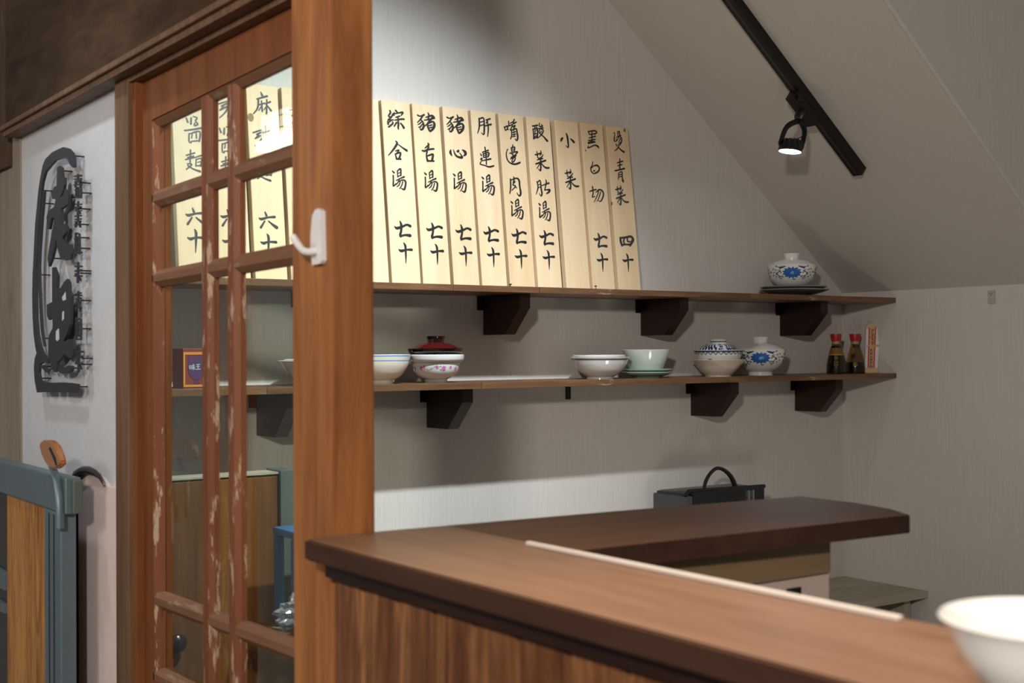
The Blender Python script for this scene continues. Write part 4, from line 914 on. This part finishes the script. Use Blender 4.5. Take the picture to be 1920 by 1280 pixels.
# ------------------------------------------------------------------ pink arched panel and steel gate outside
def xz(px, py, x): return onX(px, py, x)
pp = empty('edging_panel', (.78, 2.5, 0), 'pink painted upright panel with an arched top and black edging', 'panel')
XP = .776
arch = [(147, 1300), (147, 925), (148, 905), (152, 895), (158, 889), (166, 887), (175, 889), (184, 896), (192, 906), (195, 911), (217.5, 916), (217.5, 1300)]
P = [xz(a, c, XP) for a, c in arch]
for v in (P[0], P[-1]): v.z = .02
P = [Vector((XP, min(max(v.y, 2.3735), 3.0), v.z)) for v in P]
obj('pink_face', prism(B(), P, (.0135, 0, 0)), m_pink, pp)
ed = [(139, 1300), (139, 925), (140, 903), (146, 890), (156, 883), (166, 881), (177, 885), (187, 893), (194, 905), (196, 911)]
E_ = [xz(a, c, XP-.004) for a, c in ed]; E_[0].z = .02
obj('black_edging', tube(B(), [tuple(v) for v in E_], [.011]*4+[.010, .008, .006, .004, .003, .002], 8), m_trimb, pp, smooth=True)
obj('edging_side', box(B(), XP-.002, .7895, E_[1].y+.004, E_[1].y+.045, .02, E_[1].z, .002), m_trimb, pp)
gt = empty('steel_gate', (.70, 2.7, 0), 'blue-grey steel framed gate with orange wooden boards at far left', 'gate')
XG_ = .70
def yv(px): return onX(px, 1000, XG_).y
ztop = 1.308
obj('top_bar', box(B(), XG_, XG_+.03, yv(122), yv(-30), ztop-.068, ztop, .003), m_steel, gt)
obj('upright_bar', box(B(), XG_, XG_+.03, yv(113), yv(83), .02, ztop-.0685, .003), m_steel, gt)
for px in (92, 101): obj('weld_line', box(B(), XG_-.0012, XG_, yv(px+1), yv(px), .05, ztop-.075), m_rust, gt)
obj('corner_cap', box(B(), XG_+.010, XG_+.028, yv(127), yv(122), ztop-.066, ztop-.004, .002), m_steel2, gt)
for a, c in ((82, 6),): obj('gate_board', box(B(), XG_+.008, XG_+.026, yv(a), yv(c), .03, ztop-.069, .001), m_gate, gt)
obj('gate_board', box(B(), XG_+.012, XG_+.028, yv(4), yv(-30), .03, ztop-.069, .001), m_trimb, gt)
for z0, z1 in ((1.03, 1.07), (.98, 1.00)): obj('hinge_strap', box(B(), XG_+.004, XG_+.012, yv(4), yv(-14), z0, z1), m_steel, gt)
lv = empty('gate_lever', (.69, 2.5, 1.3), 'steel lever with an orange wooden grip standing by the gate', 'lever')
XLv = .692
lp_ = [xz(a, c, XLv) for a, c in ((97, 872), (103, 888), (108, 905), (112, 940), (113, 990))]
obj('lever_arm', tube(B(), cr([tuple(v) for v in lp_], 5), .0075, 8, .5), m_steel, lv, smooth=True)
P = [xz(a, c, XLv-.012) for a, c in ((92, 878), (84, 868), (77, 852), (73, 836), (75, 828), (83, 824.5), (94, 826), (101, 833), (107, 850), (112, 865), (111, 874), (102, 879))]
bm = prism(B(), P, (.013, 0, 0), True); bmesh.ops.bevel(bm, geom=bm.edges[:], offset=.003, segments=2, affect='EDGES')
obj('wooden_grip', bm, m_handle, lv, smooth=True)
P = [xz(a, c, XLv-.0125) for a, c in ((91, 840), (94, 838), (104, 858), (107, 872), (104, 872), (99, 858))]
obj('grip_slot', prism(B(), P, (.002, 0, 0)), m_black, lv)

# ------------------------------------------------------------------ hall lantern (seen only as a reflection in the door glass)
ln = empty('hall_lantern', (-.33, 4.0, 2.24), 'wire caged glowing lantern reflected in the upper right door pane', 'lantern')
obj('lantern_tray', box(B(), -.48, -.20, 3.90, 4.16, 2.235, 2.262, .003), m_lamp2, ln)
obj('lantern_shade', box(B(), -.46, -.22, 3.93, 4.13, 2.27, 2.36, .02), m_lamp3, ln)
for z in (2.29, 2.33, 2.37, 2.40): obj('cage_wire', tube(B(), [(-.47, 3.92, z), (-.21, 3.92, z), (-.21, 4.14, z), (-.47, 4.14, z), (-.47, 3.92, z)], .0025, 6), m_black, ln)
for yq in (3.95, 4.03, 4.11): obj('cage_wire', tube(B(), [(-.21, yq, 2.26), (-.21, yq, 2.41)], .002, 6), m_black, ln)
